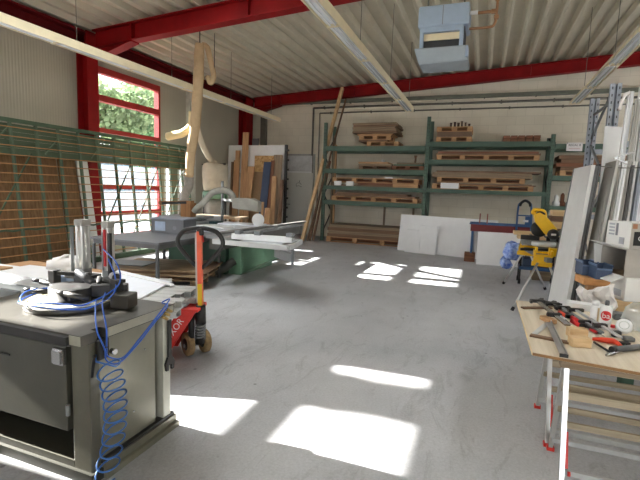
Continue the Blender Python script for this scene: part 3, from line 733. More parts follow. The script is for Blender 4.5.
b = MB(); b.bar(HB+(HT-HB)*.30, HB+(HT-HB)*.97, .052, .042, up=hw); b.bar(HB, HB+(HT-HB)*.3, .03, .046, up=hw); b.build('handle_shaft', m_orange, jk, bevel=.004)
b = MB(); b.bar(HB+(HT-HB)*.05-hw*.032, HB+(HT-HB)*.95-hw*.032, .02, .02, up=hw); b.build('handle_rod', m_alupale, jk)
lp = [(0, .86), (.018, .872), (.085, .93), (.182, 1.04), (.215, 1.10), (.205, 1.16), (.15, 1.22), (.06, 1.245), (0, 1.247)]
pts = [JB+hw*s+Vector((0, 0, z)) for s, z in lp]+[JB-hw*s+Vector((0, 0, z)) for s, z in lp[::-1][1:]]
b = MB(); b.tube(arc(pts, 6), .021, 10); b.build('handle_loop', m_black, jk)
b = MB(); b.obox(JB+Vector((0, 0, 1.215)), (.05, .05, .07)); b.build('release_grip', m_black, jk, bevel=.006)
b = MB(); b.tube([JB+hw*.02+Vector((0, 0, 1.18)), JB+hw*.04+Vector((0, -.02, 1.12))], .008, 6); b.build('release_lever', mat('red_lever', c(200, 50, 40), .5), jk)

LM = Matrix((fd, sd, Vector((0, 0, 1)))).transposed()
def pallet(name, label, w, d, loc, rot=None, rz=0., nb=3, m=None, group='wooden pallets', h=.144, nd=5, foot=True):
    m = m or W
    t = thing(name, label, 'pallet', loc, rz, group, rot)
    for k in range(nd):
        y = -d/2+.05+(d-.1)*k/(nd-1)
        MB().box(-w/2, w/2, y-.05, y+.05, h-.022, h).build('deck_board', m['x'], t, local=True)
    for i in range(nb):
        x = -w/2+.07+(w-.14)*i/(nb-1)
        MB().box(x-.07, x+.07, -d/2, d/2, h-.044, h-.022).build('cross_board', m['y'], t, local=True)
        for y in (-d/2+.05, d/2-.05):
            MB().box(x-.07, x+.07, y-.05, y+.05, .022, h-.044).build('block', m['x'], t, local=True)
    MB().box(-w/2, w/2, -.05, .05, .022, h-.044).build('shade_stringer', WR['x'], t, local=True)  # dark board added so the pallet openings look shaded
    for y in (-d/2+.05, 0, d/2-.05):
        MB().box(-w/2, w/2, y-.05, y+.05, 0, .022).build('bottom_board', m['x'], t, local=True)
    return t
lrot = Matrix((-fd, sd*-1 if (-fd).cross(sd).z < 0 else sd, Vector((0, 0, 1)))).transposed()
pallet('pallet', 'wooden pallet carried on the pallet truck under white profiles', 1.4, .85, J(1.25, -.05, .166), lrot, m=WG)
for f_, nm_ in ((.75, 'front'), (1.7, 'rear')):
    b = MB(); b.bar(J(f_, -.45, .416), J(f_, .36, .416), .09, .206); tag(b.build('bearer_timber', WB['y']), '%s bearer timber between pallet and hollow profiles on the pallet truck' % nm_, 'timber')
def LP(f, s, z): return J(f, s, z)
zl = .52
k = 0
for row, z in enumerate((zl+.03, zl+.09)):
    for s in (-.42, -.30, -.18, -.06, .06, .18, .30):
        if row == 1 and s > .2: continue
        b = MB(); f0 = .04+.05*((k*7) % 4); b.hollow(LP(f0, s-.02, z), LP(1.85, s-.02, z), .11, .056, .006)
        tag(b.build('hollow_profile', m_alupale), ('grey hollow profile in the lower layer on the pallet truck load', 'grey hollow profile in the upper layer on the pallet truck load')[row], 'profile', 'hollow profiles on the pallet truck load, layer %d' % (row+1)); k += 1
zs = zl+.122
b = MB(); b.prism([az(118, 271, zs), az(171, 283, zs), az(136, 302, zs), az(92, 286, zs)], (0, 0, .014))
tag(b.build('panel_sheet', m_lblue), 'pale blue film-covered panel lying on the pallet truck load behind the turntable', 'panel')
b = MB(); b.bar(az(121, 273, zs+.02), az(172, 285, zs+.02), .05, .012); tag(b.build('plastic_strip', m_pvc), 'white strip lying on the far edge of the pale blue panel', 'strip')
# second stack further left, behind the machine: white boards on a low trestle
st = thing('low_trestle', 'low steel trestle carrying white boards behind the machine at left', 'trestle', (-4.75, 3.45, 0))
for x in (-5.5, -4.1):
    b = MB(); b.box(x-.04, x+.04, 3.0, 3.95, .48, .55); b.build('top_bar', m_greysteel, st)
    for y in (3.05, 3.9): MB().box(x-.03, x+.03, y-.03, y+.03, 0, .48).build('leg', m_greysteel, st)
zz = .55
for i, (y0, x0, x1, th, m, lab, cat) in enumerate((
        (3.05, -6.0, -3.55, .05, m_pvc, 'white plastic profile nearest the machine on the low trestle', 'profile'),
        (3.19, -6.0, -3.50, .05, m_pvc, 'second white plastic profile from the machine on the low trestle', 'profile'),
        (3.33, -6.0, -3.62, .05, m_pvc, 'third white plastic profile from the machine on the low trestle', 'profile'),
        (3.47, -6.0, -3.45, .05, m_pvc, 'white plastic profile farthest from the machine on the low trestle', 'profile'))):
    b = MB(); b.box(x0, x1, y0, y0+.12, zz, zz+th); tag(b.build('plastic_profile', m, bevel=.006), lab, cat)
b = MB(); b.obox((-4.75, 3.78, zz+.02), (1.5, .34, .04), rz=0); tag(b.build('pine_board', W['x']), 'pale pine board lying at the back of the low trestle', 'board')
b = MB(); b.obox((-4.35, 3.38, zz+.068), (1.3, .5, .03), rz=.06); tag(b.build('white_board', m_white), 'white board lying across the profiles on the low trestle', 'board')
b = MB(); b.obox((-5.2, 3.25, zz+.075), (.5, .16, .05), rz=.1); tag(b.build('pine_offcut', W['x']), 'short wood offcut on the white profiles at the left edge', 'offcut')
b = MB()
b.lathe([(0, 0), (.16, 0), (.22, .05), (.2, .12), (.1, .15), (0, .16)], (-4.3, 3.55, zz+.083), 14)
for v in b.bm.verts: v.co += Vector((random.uniform(-.03, .03), random.uniform(-.03, .03), random.uniform(-.0, .03)))
tag(b.build('plastic_sack', m_sack, smooth=True), 'crumpled white plastic sack lying behind the tall clamp cylinder', 'sack')

# ================================================================== DARK TABLE, CRATE, PLYWOOD STACK
tb = thing('work_table', 'dark grey steel table with thin legs standing before the lattice frame', 'table', (-4.95, 5.85, 0))
b = MB(); b.box(-5.65, -4.32, 5.0, 6.7, .77, .80); b.build('table_top', m_table, tb, bevel=.004)
b = MB(); b.box(-5.6, -4.37, 5.04, 5.07, .70, .77); b.box(-5.6, -4.37, 6.63, 6.66, .70, .77); b.box(-5.62, -5.59, 5.05, 6.65, .70, .77); b.box(-4.38, -4.35, 5.05, 6.65, .70, .77); b.build('apron', m_grdark, tb)
for x in (-5.6, -4.38):
    for y in (5.04, 6.63): MB().box(x-.02, x+.02, y-.02, y+.02, 0, .70).build('leg', m_grdark, tb)
cr = thing('storage_crate', 'grey plastic crate standing on the dark steel table', 'crate', (-5.1, 6.3, .8), rz=.12)
b = MB(); b.box(-.31, .31, -.21, .21, 0, .02); b.box(-.31, -.29, -.21, .21, 0, .24); b.box(.29, .31, -.21, .21, 0, .24); b.box(-.31, .31, -.21, -.19, 0, .24); b.box(-.31, .31, .19, .21, 0, .24)
b.build('crate_body', m_crate, cr, local=True)
b = MB(); b.box(-.33, .33, -.23, .23, .24, .262); b.build('crate_rim', mat('crate_rim_grey', c(140, 146, 158), .5), cr, local=True)
MB().box(-.24, -.04, -.214, -.21, .04, .2).build('label_panel', mat('pale_label', c(168, 184, 206), .5), cr, local=True)
MB().cyl((.14, -.216, .1), (.14, -.21, .1), .035).build('round_emblem', m_inkg, cr, local=True)
SH = [('bottom', WG), ('second', WG), ('third', WG), ('fourth', WG), ('fifth', WG), ('topmost', WG)]
pallet('pallet', 'pallet under the loose plywood sheets below the dark table', 1.3, 1.1, (-4.95, 6.0, 0), rz=.35, m=WS)
for i, nm in enumerate(('lowest', 'second from bottom', 'third from bottom', 'fourth from bottom', 'fifth from bottom', 'topmost')):
    b = MB(); b.obox((-4.92+random.uniform(-.06, .06), 5.95+random.uniform(-.06, .06), .155+i*.026), (1.5-.12*(i % 2), 1.25-.1*(i % 3), .022), rz=.35+random.uniform(-.05, .05))
    tag(b.build('plywood_sheet', (WB if i % 3 == 1 else WS)['x']), '%s rough plywood sheet in the stack below the dark table' % nm, 'board', 'plywood sheets below the dark table')
b = MB(); b.obox((-5.5, 5.7, .30), (.7, .45, .02), rz=.2); tag(b.build('cover_sheet', m_table), 'small dark grey sheet lying on the plywood stack', 'sheet')
b = MB(); b.obox((-4.5, 5.05, .12), (.5, .3, .24), rz=.3); tag(b.build('cardboard_box', m_card, bevel=.008), 'white cardboard box on the floor before the plywood stack', 'box')

# ================================================================== PANEL SAW
ps = thing('panel_saw', 'green sliding table panel saw with aluminium carriage in the middle left', 'saw', (-4.7, 7.4, 0))
b = MB(); b.box(-5.3, -4.42, 6.9, 8.4, 0, .78); b.build('base_cabinet', m_sawgreend, ps, bevel=.01)
b = MB(); b.box(-4.42, -4.15, 7.0, 8.3, .0, .72); b.build('motor_cover', m_sawgreen, ps, bevel=.01)
b = MB(); b.box(-5.45, -4.2, 6.7, 8.5, .80, .85); b.build('saw_table', mat('pale_machined_table', c(206, 212, 220), .35, .4), ps, bevel=.004)
b = MB(); b.box(-4.16, -3.86, 5.9, 9.2,   .80, .85); b.build('sliding_carriage', mat('carriage_top_grey', c(140, 142, 144), .45, .2), ps, bevel=.004)
b = MB(); b.box(-4.12, -3.9, 5.95, 9.15, .62, .80); b.build('carriage_beam', mat('carriage_grey', c(96, 95, 90), .5, .2), ps)
# swing arm
b = MB(); b.prism([(-4.14, 6.98, .02), (-4.14, 6.98, .74), (-3.05, 6.22, .70), (-3.05, 6.22, .52), (-3.6, 6.6, .30)], (.06, .09, 0)); b.build('swing_arm', m_sawgreen, ps)
b = MB(); b.bar((-3.06, 6.25, .61), (-2.66, 5.97, .60), .07, .13); b.build('arm_extension', m_alupale, ps)
b = MB(); b.tube([(-2.64, 5.96, .50), (-2.64, 5.96, .80)], .022, 10); b.build('arm_post', m_greysteel, ps)
# outrigger table frame
O = [az(214, 239, .85), az(288, 245.5, .85), az(301, 239.5, .85), az(240, 233.5, .85)]
rails = MB()
for a, e in ((0, 1), (1, 2), (3, 2), (0, 3)):
    rails.bar(O[a]-Vector((0, 0, .035)), O[e]-Vector((0, 0, .035)), .06, .07)
m1 = (O[0]+O[3])/2; 
for t in (.35, .7):
    rails.bar(O[0].lerp(O[1], t)-Vector((0, 0, .035)), O[3].lerp(O[2], t)-Vector((0, 0, .035)), .05, .06)
rails.build('outrigger_frame', m_alupale, ps)
b = MB(); q = [O[0].lerp(O[1], .38), O[0].lerp(O[1], .9), O[3].lerp(O[2], .9), O[3].lerp(O[2], .38)]
b.prism([p-Vector((0, 0, .01)) for p in q], (0, 0, .008)); b.build('outrigger_plate', mat('outrigger_plate_grey', c(196, 200, 206), .4, .2), ps)
f0, f1 = az(232, 236, .90), az(292, 240, .90)
b = MB(); b.bar(f0, f1, .05, .09); b.build('crosscut_fence', m_pvc, ps, bevel=.004)
for t in (.12, .45, .97):
    b = MB(); b.obox(f0.lerp(f1, t)+Vector((0, .0, .07)), (.1, .1, .06)); b.build('flip_stop', m_greysteel, ps, bevel=.006)
b = MB(); b.cyl((-4.20, 7.71, 1.0), (-4.175, 7.685, 1.0), .125, n=28); b.box(-4.19, -4.17, 7.68, 7.72, .85, .95); b.build('blade_guard', m_white, ps)
b = MB(); b.prism([(-4.75, 7.62, 1.20), (-4.15, 7.62, 1.16), (-4.15, 7.62, 1.36), (-4.3, 7.62, 1.42), (-4.75, 7.62, 1.42)], (0, .16, 0)); b.build('extraction_hood', m_ghose, ps, bevel=.02)
b = MB(); b.tube(arc([(-4.75, 7.7, 1.36), (-4.8, 7.7, 1.48), (-4.95, 7.65, 1.56), (-5.2, 7.6, 1.5), (-5.35, 7.5, 1.28), (-5.44, 7.42, 1.18), (-5.5, 7.40, 1.10)], 8), .065, 12); b.build('extraction_hose', m_ghose, ps)
b = MB(); b.tube([(-5.35, 8.2, .85), (-5.35, 8.2, 1.75), (-4.9, 7.9, 1.75)][:2], .03, 8); b.bar((-5.35, 8.2, 1.35), (-4.7, 7.72, 1.35), .05, .05); b.build('hood_arm', m_greysteel, ps)
b = MB(); b.box(-5.6, -5.5, 6.8, 8.4, .83, .98); b.box(-5.5, -5.46, 6.8, 8.4, .85, .90); b.build('rip_fence', m_alupale, ps)
b = MB(); b.tube(arc([(-5.25, 6.85, .12), (-5.0, 6.75, .10), (-4.7, 6.72, .09), (-4.45, 6.8, .11), (-4.3, 7.0, .26)], 8), .08, 12); b.build('floor_hose', mat('dark_grey_hose', c(96, 96, 90), .6), ps)
for i, (x, y, wx, wy, rz, z, m, lab, nm) in enumerate((
        (-4.75, 8.05, .9, .5, .1, .85, m_lblue, 'pale blue sheet lying on the panel saw table', 'panel_sheet'),
        (-4.85, 7.2, .7, .3, -.2, .85, m_white, 'white board lying on the near end of the saw table', 'white_board'))):
    b = MB(); b.obox((x, y, z+.012), (wx, wy, .022), rz=rz); tag(b.build(nm, m), lab, 'board')
b = MB(); b.bar((-4.05, 6.1, .87), (-3.98, 9.6, .87), .12, .03); tag(b.build('grey_board', mat('grey_laminate', c(112, 112, 110), .5)), 'long grey board lying along the saw carriage', 'board')

# spindle / bandsaw-like machine with orange wood block left of the saw
sm = thing('edge_sander', 'old brown wood-and-iron sander under the tan suction sleeve', 'machine', (-5.75, 7.6, 0))
b = MB(); b.box(-6.1, -5.5, 7.35, 7.85, 0, .95); b.build('base', m_sawgreend, sm, bevel=.01)
b = MB(); b.box(-6.25, -5.4, 7.25, 7.95, .95, 1.0); b.build('table', m_greysteel, sm)
b = MB(); b.box(-5.75, -5.52, 7.3, 7.5, 1.0, 1.28); b.build('wood_fence', wood('orange_wood', c(132, 92, 58), c(164, 120, 78), 'z'), sm)
b = MB(); b.bar((-6.3, 7.35, 1.26), (-5.5, 7.35, 1.3), .12, .06); b.build('fence_board', wood('orange_wood', c(132, 92, 58), c(164, 120, 78), 'x'), sm)
b = MB(); b.bar((-6.2, 7.29, 1.25), (-5.6, 7.29, 1.29), .03, .05); b.build('belt_guard', m_black, sm)
b = MB(); b.box(-5.38, -5.2, 7.75, 8.0, .0, .9); b.build('motor_box', mat('dark_teal', c(44, 72, 76), .5), sm)

# dust extractor with filter bag, suction ducts
de = thing('dust_extractor', 'dust extractor with cream filter bag standing at the far left wall', 'dust extractor', (-6.75, 10, 0))
b = MB(); b.lathe([(0, 0), (.26, 0), (.30, .04), (.32, .2), (.33, .45), (.325, .64), (.31, .70), (.28, .73), (0, .74)], (-6.75, 10, 1.5), 28)
for v in b.bm.verts:
    a = math.atan2(v.co.y-10, v.co.x+6.75); v.co.x += .012*math.sin(a*7+v.co.z*5); v.co.z += .01*math.sin(a*3)
b.build('filter_bag', m_bag, de, smooth=True)
b = MB(); b.lathe([(0, 0), (.3, 0), (.33, .03), (.33, .16), (.30, .2), (0, .2)], (-6.75, 10, 1.3), 28); b.build('fan_ring', m_sawgreen, de)
b = MB(); b.lathe([(0, 0), (.3, 0), (.3, .9), (.2, 1.0), (0, 1.0)], (-6.75, 10, .3), 24); b.build('waste_drum', m_ghose, de)
for k in range(3):
    a = k*2.1; MB().tube([(-6.75+.36*math.cos(a), 10+.36*math.sin(a), 0), (-6.75+.32*math.cos(a), 10+.32*math.sin(a), 1.4)], .02, 8).build('leg', m_black, de)
b = MB(); b.tube([(-7.1, 9.9, 2.2), (-6.4, 9.95, 2.22)], .02, 6); b.build('bag_hanger', m_black, de)
sd_ = thing('suction_sleeve', 'tan fabric suction sleeve hanging from the roof beside the lattice end', 'duct', (-6.2, 8.2, 1.3))
cl = arc([(-6.22, 8.2, 1.8), (-6.18, 8.2, 2.3), (-6.06, 8.2, 3.0), (-5.99, 8.2, 3.8), (-5.96, 8.2, 4.5), (-5.95, 8.2, 4.66)], 6)
n = len(cl); b = MB(); b.tube(cl, [.088+.026*math.sin(i/n*PI)+.005*math.sin(i*1.7) for i in range(n)], 16); b.build('sleeve', m_duct, sd_)
b = MB(); b.tube(arc([(-5.93, 8.25, 4.66), (-5.84, 8.3, 4.62), (-5.78, 8.35, 4.35), (-5.70, 8.35, 4.02), (-5.74, 8.3, 3.86), (-5.82, 8.3, 4.0)], 6), [.05]*6+[.06]*18+[.055]*7, 12); b.build('folded_sleeve_end', m_duct, sd_)
b = MB(); b.tube(arc([(-6.22, 8.2, 1.82), (-6.24, 8.2, 1.6), (-6.2, 8.0, 1.4), (-6.0, 7.75, 1.25), (-5.9, 7.6, 1.02)], 6), .1, 14); b.build('grey_connector', mat('dirty_grey_hose', c(150, 144, 136), .6, var=.2), sd_)
b = MB(); b.tube(arc([(-6.14, 8.22, 3.25), (-6.2, 8.25, 2.95), (-6.42, 8.25, 2.8), (-6.6, 8.25, 2.76), (-6.85, 8.25, 2.72)], 6), .09, 12); b.build('branch_hose', m_yhose, sd_)
MB().tube([(-5.68, 8.35, 4.0), (-5.68, 8.35, 4.9)], .008, 5).build('hanging_rope', m_black, sd_)
MB().tube([(-5.95, 8.2, 4.6), (-5.95, 8.2, 4.92)], .012, 5).build('hanging_rope', m_black, sd_)
fh = thing('filter_hose', 'cream hose running from the roof sleeve down to the filter bag', 'hose', (-6.7, 9.9, 2.2))
b = MB(); b.tube(arc([ay(196, 124, 8.5), ay(200, 138, 8.9), ay(205, 150, 9.4), ay(211, 160, 9.85), (-6.72, 9.98, 2.22)], 6), .075, 12); b.build('hose', m_bag, fh)

# ================================================================== BOARDS STORED IN THE FAR LEFT CORNER
def yboard(name, label, cat, x0, x1, h, y, th, m, lean=.15, z0=0, slant=0., group=None):
    """upright board facing the viewer, leaning back by lean, sideways slant"""
    b = MB(); b.prism([(x0, y, z0), (x1, y, z0), (x1+slant, y+lean, h), (x0+slant, y+lean, h)], (0, th, 0))
    return tag(b.build(name, m), label, cat, group)
yboard('white_board', 'large white board behind all planks in the far left corner', 'board', -8.1, -5.99, 3.0, 12.62, .03, m_white2)
yboard('chipboard_panel', 'brown chipboard panel leaning below the strand board in the far left corner', 'board', -7.35, -6.1, 2.14, 12.50, .02, m_chip, .12)
yboard('strand_board', 'strand board with coarse chips leaning between the brown panel and white board', 'board', -7.08, -6.3, 2.66, 12.58, .02, m_osb, .14)
yboard('grey_board', 'pale grey board leaning behind the leaning pine plank at far left', 'board', -7.9, -7.2, 2.1, 12.55, .02, mat('pale_grey_board', c(186, 182, 170), .6), .12)
yboard('dark_panel', 'narrow dark grey panel standing right of the tallest pine plank', 'board', -7.22, -6.98, 3.22, 12.68, .02, m_grdark, .1)
yboard('pine_plank', 'tallest pine plank standing against the white board at far left', 'plank', -7.5, -7.28, 3.4, 12.45, .035, W['z'], .2)
yboard('pine_plank', 'wide pine plank leaning slanted left of the brown chipboard', 'plank', -7.38, -7.14, 2.30, 12.3, .04, W['z'], .15, slant=.2)
yboard('pine_plank', 'short pine plank left of the tallest plank at far left', 'plank', -7.76, -7.6, 2.82, 12.5, .03, W['z'], .15)
yboard('timber_plank', 'dark short batten at the far left end of the planks', 'plank', -7.92, -7.84, 2.45, 12.5, .03, WB['z'], .15)
yboard('timber_plank', 'thin brown batten beside the short pine plank at far left', 'plank', -7.82, -7.77, 2.5, 12.5, .03, W['z'], .15)
yboard('blue_plank', 'dark blue painted plank leaning before the brown chipboard', 'plank', -6.75, -6.5, 2.45, 12.3, .03, m_bluepl, .15, slant=.15)
yboard('timber_plank', 'dark brown plank directly right of the blue plank', 'plank', -6.5, -6.38, 2.5, 12.35, .03, WR['z'], .15, slant=.12)
yboard('timber_plank', 'weathered wide plank standing right of the strand board', 'plank', -6.34, -6.05, 2.68, 12.42, .03, WG['z'], .15, slant=.03)
yboard('pine_plank', 'pine plank standing second from the white door', 'plank', -6.25, -6.1, 2.0, 12.2, .03, W['z'], .15)
yboard('timber_plank', 'reddish brown plank standing nearest the white door', 'plank', -6.02, -5.9, 1.9, 12.3, .03, WB['z'], .15)
yboard('pine_plank', 'shortest pine plank standing in front of the reddish planks', 'plank', -6.3, -6.12, 1.02, 11.9, .03, W['z'], .1)
yboard('pine_plank', 'short narrow pine batten left of the shortest pine plank', 'plank', -6.42, -6.34, 1.2, 11.9, .03, W['z'], .1)
b = MB(); b.box(-5.97, -5.9, 12.62, 12.72, 0, 3.0); hp = tag(b.build('panel_rack_post', m_black), 'black toothed steel post at the right end of the white board', 'post')
for k in range(9): MB().box(-5.9, -5.84, 12.64, 12.70, .4+k*.3, .46+k*.3).build('peg', m_black, hp)
# workbench behind the saw with loose boards
wb = thing('rough_bench', 'rough wooden bench cluttered with offcuts behind the panel saw', 'bench', (-6.2, 9.6, 0))
b = MB(); b.box(-6.9, -5.5, 9.2, 10.0-.36, .84, .9); b.build('bench_top', WG['x'], wb)
for x in (-6.8, -5.6):
    for y in (9.25, 9.6): MB().box(x-.04, x+.04, y-.04, y+.04, 0, .84).build('leg', WG['z'], wb)
for i, (x, y, wx, wy, z, rz, m, lab) in enumerate((
        (-5.6, 8.95, 1.3, .2, .60, .2, W['x'], 'pale pine board lying behind the saw table'),
        (-5.5, 9.0, 1.1, .16, .64, .1, WG['x'], 'weathered board lying on the pale pine board behind the saw'),
        (-5.6, 8.9, .5, .3, .68, -.2, W['x'], 'short pine offcut on top of the boards behind the saw'))):
    b = MB(); b.obox((x, y, z+.02), (wx, wy, .04), rz=rz); tag(b.build('loose_board', m), lab, 'board')
b = MB(); b.box(-6.15, -5.0, 8.82, 9.1, 0, .6); tag(b.build('timber_crate', W['x'], bevel=.01), 'low pine crate under the loose boards behind the saw', 'crate')
# long planks leaning on the back wall beside the rack
def plank(label, p0, p1, w, t, m, up=(1, 0, 0), name='long_plank'):
    b = MB(); b.bar(p0, p1, w, t, up=(0, 1, 0)); return tag(b.build(name, m), label, 'plank')
plank('longest pine plank leaning from the floor up to the red back beam', (-5.25, 12.55, .03), (-4.56, 13.9, 4.95), .09, .12, wood('light_plank', c(196, 160, 116), c(220, 188, 146), 'z'))
plank('dark edged long plank leaning beside the longest pine plank', (-5.10, 12.6, .03), (-4.44, 13.95, 4.6), .03, .09, WB['z'])
plank('brown batten leaning left of the green rack post', (-5.05, 12.7, .03), (-4.98, 13.6, 2.1), .04, .08, WB['z'])
plank('middle brown batten leaning left of the green rack post', (-4.95, 12.75, .03), (-4.86, 13.6, 2.3), .04, .08, WB['z'])
plank('reddish batten leaning close against the green rack post', (-5.02, 12.9, .03), (-4.92, 14.0, 2.6), .04, .07, WR['z'])
plank('upright timber standing inside the left rack frame', (-4.72, 13.65, .0), (-4.70, 13.75, 3.4), .05, .09, WG['z'])
plank('upright pale timber standing second inside the left rack frame', (-4.60, 13.6, .0), (-4.63, 13.7, 3.1), .05, .08, W['z'])

# ================================================================== GREEN PALLET RACK
RY0, RY1 = 13.2, 14.15
UX = [-4.84, -1.65, 1.62, 4.85]
rk = thing('pallet_rack', 'green steel pallet rack of three bays along the back wall', 'rack', (0, 13.7, 0))
for x, top in zip(UX, (3.74, 3.85, 3.32, 3.4)):
    b = MB()
    for y in (RY0, RY1-.08): b.box(x-.05, x+.05, y, y+.08, .01, top)
    b.mark(m_black)
    z = .1
    while z < top-.05:
        b.box(x-.03, x-.015, RY0-.002, RY0+.004, z, z+.03); b.box(x+.015, x+.03, RY0-.002, RY0+.004, z, z+.03); z += .1
    u = b.build('upright_frame', m_green, rk)
    b = MB(); z = .3; k = 0
    while z+.6 < top:
        a = (RY0+.08, RY1-.08) if k % 2 == 0 else (RY1-.08, RY0+.08)
        b.bar((x, a[0], z), (x, a[1], z+.6), .03, .03); z += .6; k += 1
    b.build('brace', m_black, u)
    MB().box(x-.07, x+.07, RY0-.02, RY0+.1, 0, .012).build('foot_plate', m_green, u)
BE = {0: [(3.01, .15), (2.31, .14), (1.78, .12), (1.32, .14)], 1: [(3.13, .14), (2.62, .12), (1.78, .11)], 2: [(3.06, .13), (2.23, .11), (1.42, .12)]}
for bay, lv in BE.items():
    for zt, h in lv:
        for y in (RY0-.03, RY1-.05):
            b = MB(); b.box(UX[bay]+.05, UX[bay+1]-.05, y, y+.05, zt-h, zt)
            b.box(UX[bay]+.05, UX[bay]+.06, y-.012, y, zt-h-.05, zt+.05); b.box(UX[bay+1]-.06, UX[bay+1]-.05, y-.012, y, zt-h-.05, zt+.05)
            b.build('beam', m_green, rk)
PZ = RY0+.45
gp = 'pallets on the green rack'
P1 = pallet('pallet', 'lower pallet on the top left rack shelf', .98, .8, (-3.0, PZ, 3.01), m=W, group=gp)
dup(P1, (-3.26, PZ, 3.20), .04, 'upper pallet on the top left rack shelf')
for z0, x0, x1, m, lab in ((3.154, -3.75, -2.85, WB['x'], 'thin board between the two pallets on the top left shelf'),
                        (3.344, -3.80, -2.70, W['x'], 'pale board on the upper pallet of the top left shelf')):
    b = MB(); b.box(x0, x1, RY0+.05, RY0+.85, z0, z0+.044); tag(b.build('flat_board', m), lab, 'board')
for k, (nm, m) in enumerate((('lowest', WB['x']), ('second', WG['x']), ('third', WG['x']), ('fourth', WB['x']), ('top', WG['x']))):
    z0 = 3.39+k*.062
    b = MB(); b.box(-3.92+.02*(k % 2), -2.55-.03*(k % 3), RY0-.1, RY0+.95, z0, z0+.058); tag(b.build('panel_layer', m), '%s panel of the wide grey stack on the top left pallet' % nm, 'board', 'grey panels on the top left pallet')
P2 = dup(P1, (-.93, PZ, 3.13), 0, 'lower pallet with a pale label on the top middle rack shelf')
dup(P1, (-.93, PZ, 3.42), 0, 'upper pallet holding iron parts on the top middle rack shelf')
b = MB(); b.box(-1.40, -.46, RY0+.02, RY0+.86, 3.275, 3.415); tag(b.build('brown_box', mat('brown_box', c(112, 92, 76), .8)), 'flat brown box between the two pallets on the middle rack', 'box')
b = MB(); b.lathe([(0, 0), (.06, 0), (.06, .004), (0, .004)], (-.93, RY0-.02, 3.20), 14, axis=(0, -1, 0)); 
tag(b.build('round_sticker', mat('pale_sticker', c(220, 214, 170), .6)), 'pale round sticker on the lower top middle pallet', 'sticker') if False else b.bm.free()
for k, (x, h, r) in enumerate(((-1.05, .14, .03), (-.95, .17, .03), (-.85, .15, .035), (-.75, .18, .03), (-.65, .15, .03), (-.55, .12, .03))):
    b = MB(); b.lathe([(0, 0), (r*1.6, 0), (r*1.6, .03), (r, .04), (r, h-.03), (r*1.3, h), (0, h)], (x, PZ-.15+.05*(k % 3), 3.564), 12)
    tag(b.build('iron_fitting', mat('rusty_iron', c(84, 66, 56), .8, var=.2)), 'rusty iron fitting standing on the upper top middle pallet', 'fitting', 'iron fittings on the top middle pallet')
for k in range(5):
    for r_ in range(2):
        x = .47+k*.19
        b = MB(); b.box(x-.085, x+.085, RY0+.05, RY0+.75, 3.13+r_*.09, 3.21+r_*.09)
        tag(b.build('timber_block', WR['x' if k % 2 else 'y'], bevel=.008), 'dark timber block in the row on the middle rack top, %s row' % ('upper' if r_ else 'lower'), 'timber block', 'dark timber blocks on the middle rack, %s row' % ('upper' if r_ else 'lower'))
# shelf two, left bay
def stack(label, x0, x1, y0, y1, z0, layers, nm='flat_board', cat='board'):
    z = z0
    words = {1: ['single'], 2: ['lower', 'upper'], 3: ['lowest', 'middle', 'upper'], 4: ['lowest', 'second', 'third', 'uppermost']}[len(layers)]
    for (t, m, a, e), wd in zip(layers, words):
        b = MB(); b.box(x0+a, x1+e, y0, y1, z, z+t-.004); tag(b.build(nm, m), '%s %s' % (wd, label), cat); z += t
    return z
pa = pallet('pallet', 'small pallet with dark goods left on the second left rack shelf', 1.02, .8, (-3.2, PZ, 2.31), m=WB, group=gp, h=.12)
stack('flat panel on the small pallet of the second left shelf', -3.72, -2.68, RY0+.02, RY0+.8, 2.43, [(.06, WG['x'], 0, 0), (.05, W['x'], 0, -.1)])
b = MB(); b.box(-3.0, -2.95, RY0-.0, RY0+.3, 2.55, 2.61); tag(b.build('white_carton', m_card), 'small white carton among the goods on the second left shelf', 'box')
pb = pallet('pallet', 'small pallet with a green edged load right on the second left shelf', .95, .8, (-2.2, PZ, 2.31), m=WR, group=gp, h=.12)
stack('green edged board at the right of the second left shelf', -2.62, -1.75, RY0, RY0+.8, 2.43, [(.05, m_sawgreend, 0, 0), (.05, WG['x'], .1, 0)])
b = MB(); b.lathe([(0, 0), (.03, 0), (.03, .16), (.045, .17), (.045, .22), (0, .22)], (-2.0, RY0+.2, 2.53), 10); tag(b.build('spindle_part', WB['z']), 'small turned wooden part standing on the second left shelf', 'wood part')
LPL = pallet('long_pallet', 'long pallet with many blocks on the third left rack shelf', 2.7, .85, (-3.2, PZ, 1.90), m=W, nb=5, group=gp)
stack('brown board under the long pallet on the third left shelf', -4.5, -1.9, RY0, RY0+.85, 1.78, [(.055, WB['x'], 0, 0), (.06, WR['x'], .8, -.0)])
b = MB(); b.box(-2.6, -1.85, RY0-.03, RY0, 1.785, 1.89); tag(b.build('pine_plank', W['x']), 'bright pine plank at the right front of the third left shelf', 'plank')
for k, x in enumerate((-4.35, -3.95)):
    b = MB(); b.box(x-.12, x+.12, RY0-.05, RY0-.01, 1.79, 1.93); tag(b.build('white_carton', m_card), ('white carton at the left front of the third left shelf', 'second white carton at the front of the third left shelf')[k], 'box')
b = MB(); b.obox((-2.75, RY0+.1, 2.065), (.25, .1, .05)); tag(b.build('white_offcut', m_white), 'small white offcut on the long pallet of the third left shelf', 'offcut')
dup(LPL, (-3.2, PZ, 1.32), 0, 'long pallet on the lowest left rack shelf')
stack('long board on the lowest left rack shelf', -4.5, -1.9, RY0, RY0+.85, 1.464, [(.06, WB['x'], 0, 0), (.06, WB['x'], .1, -.25)])
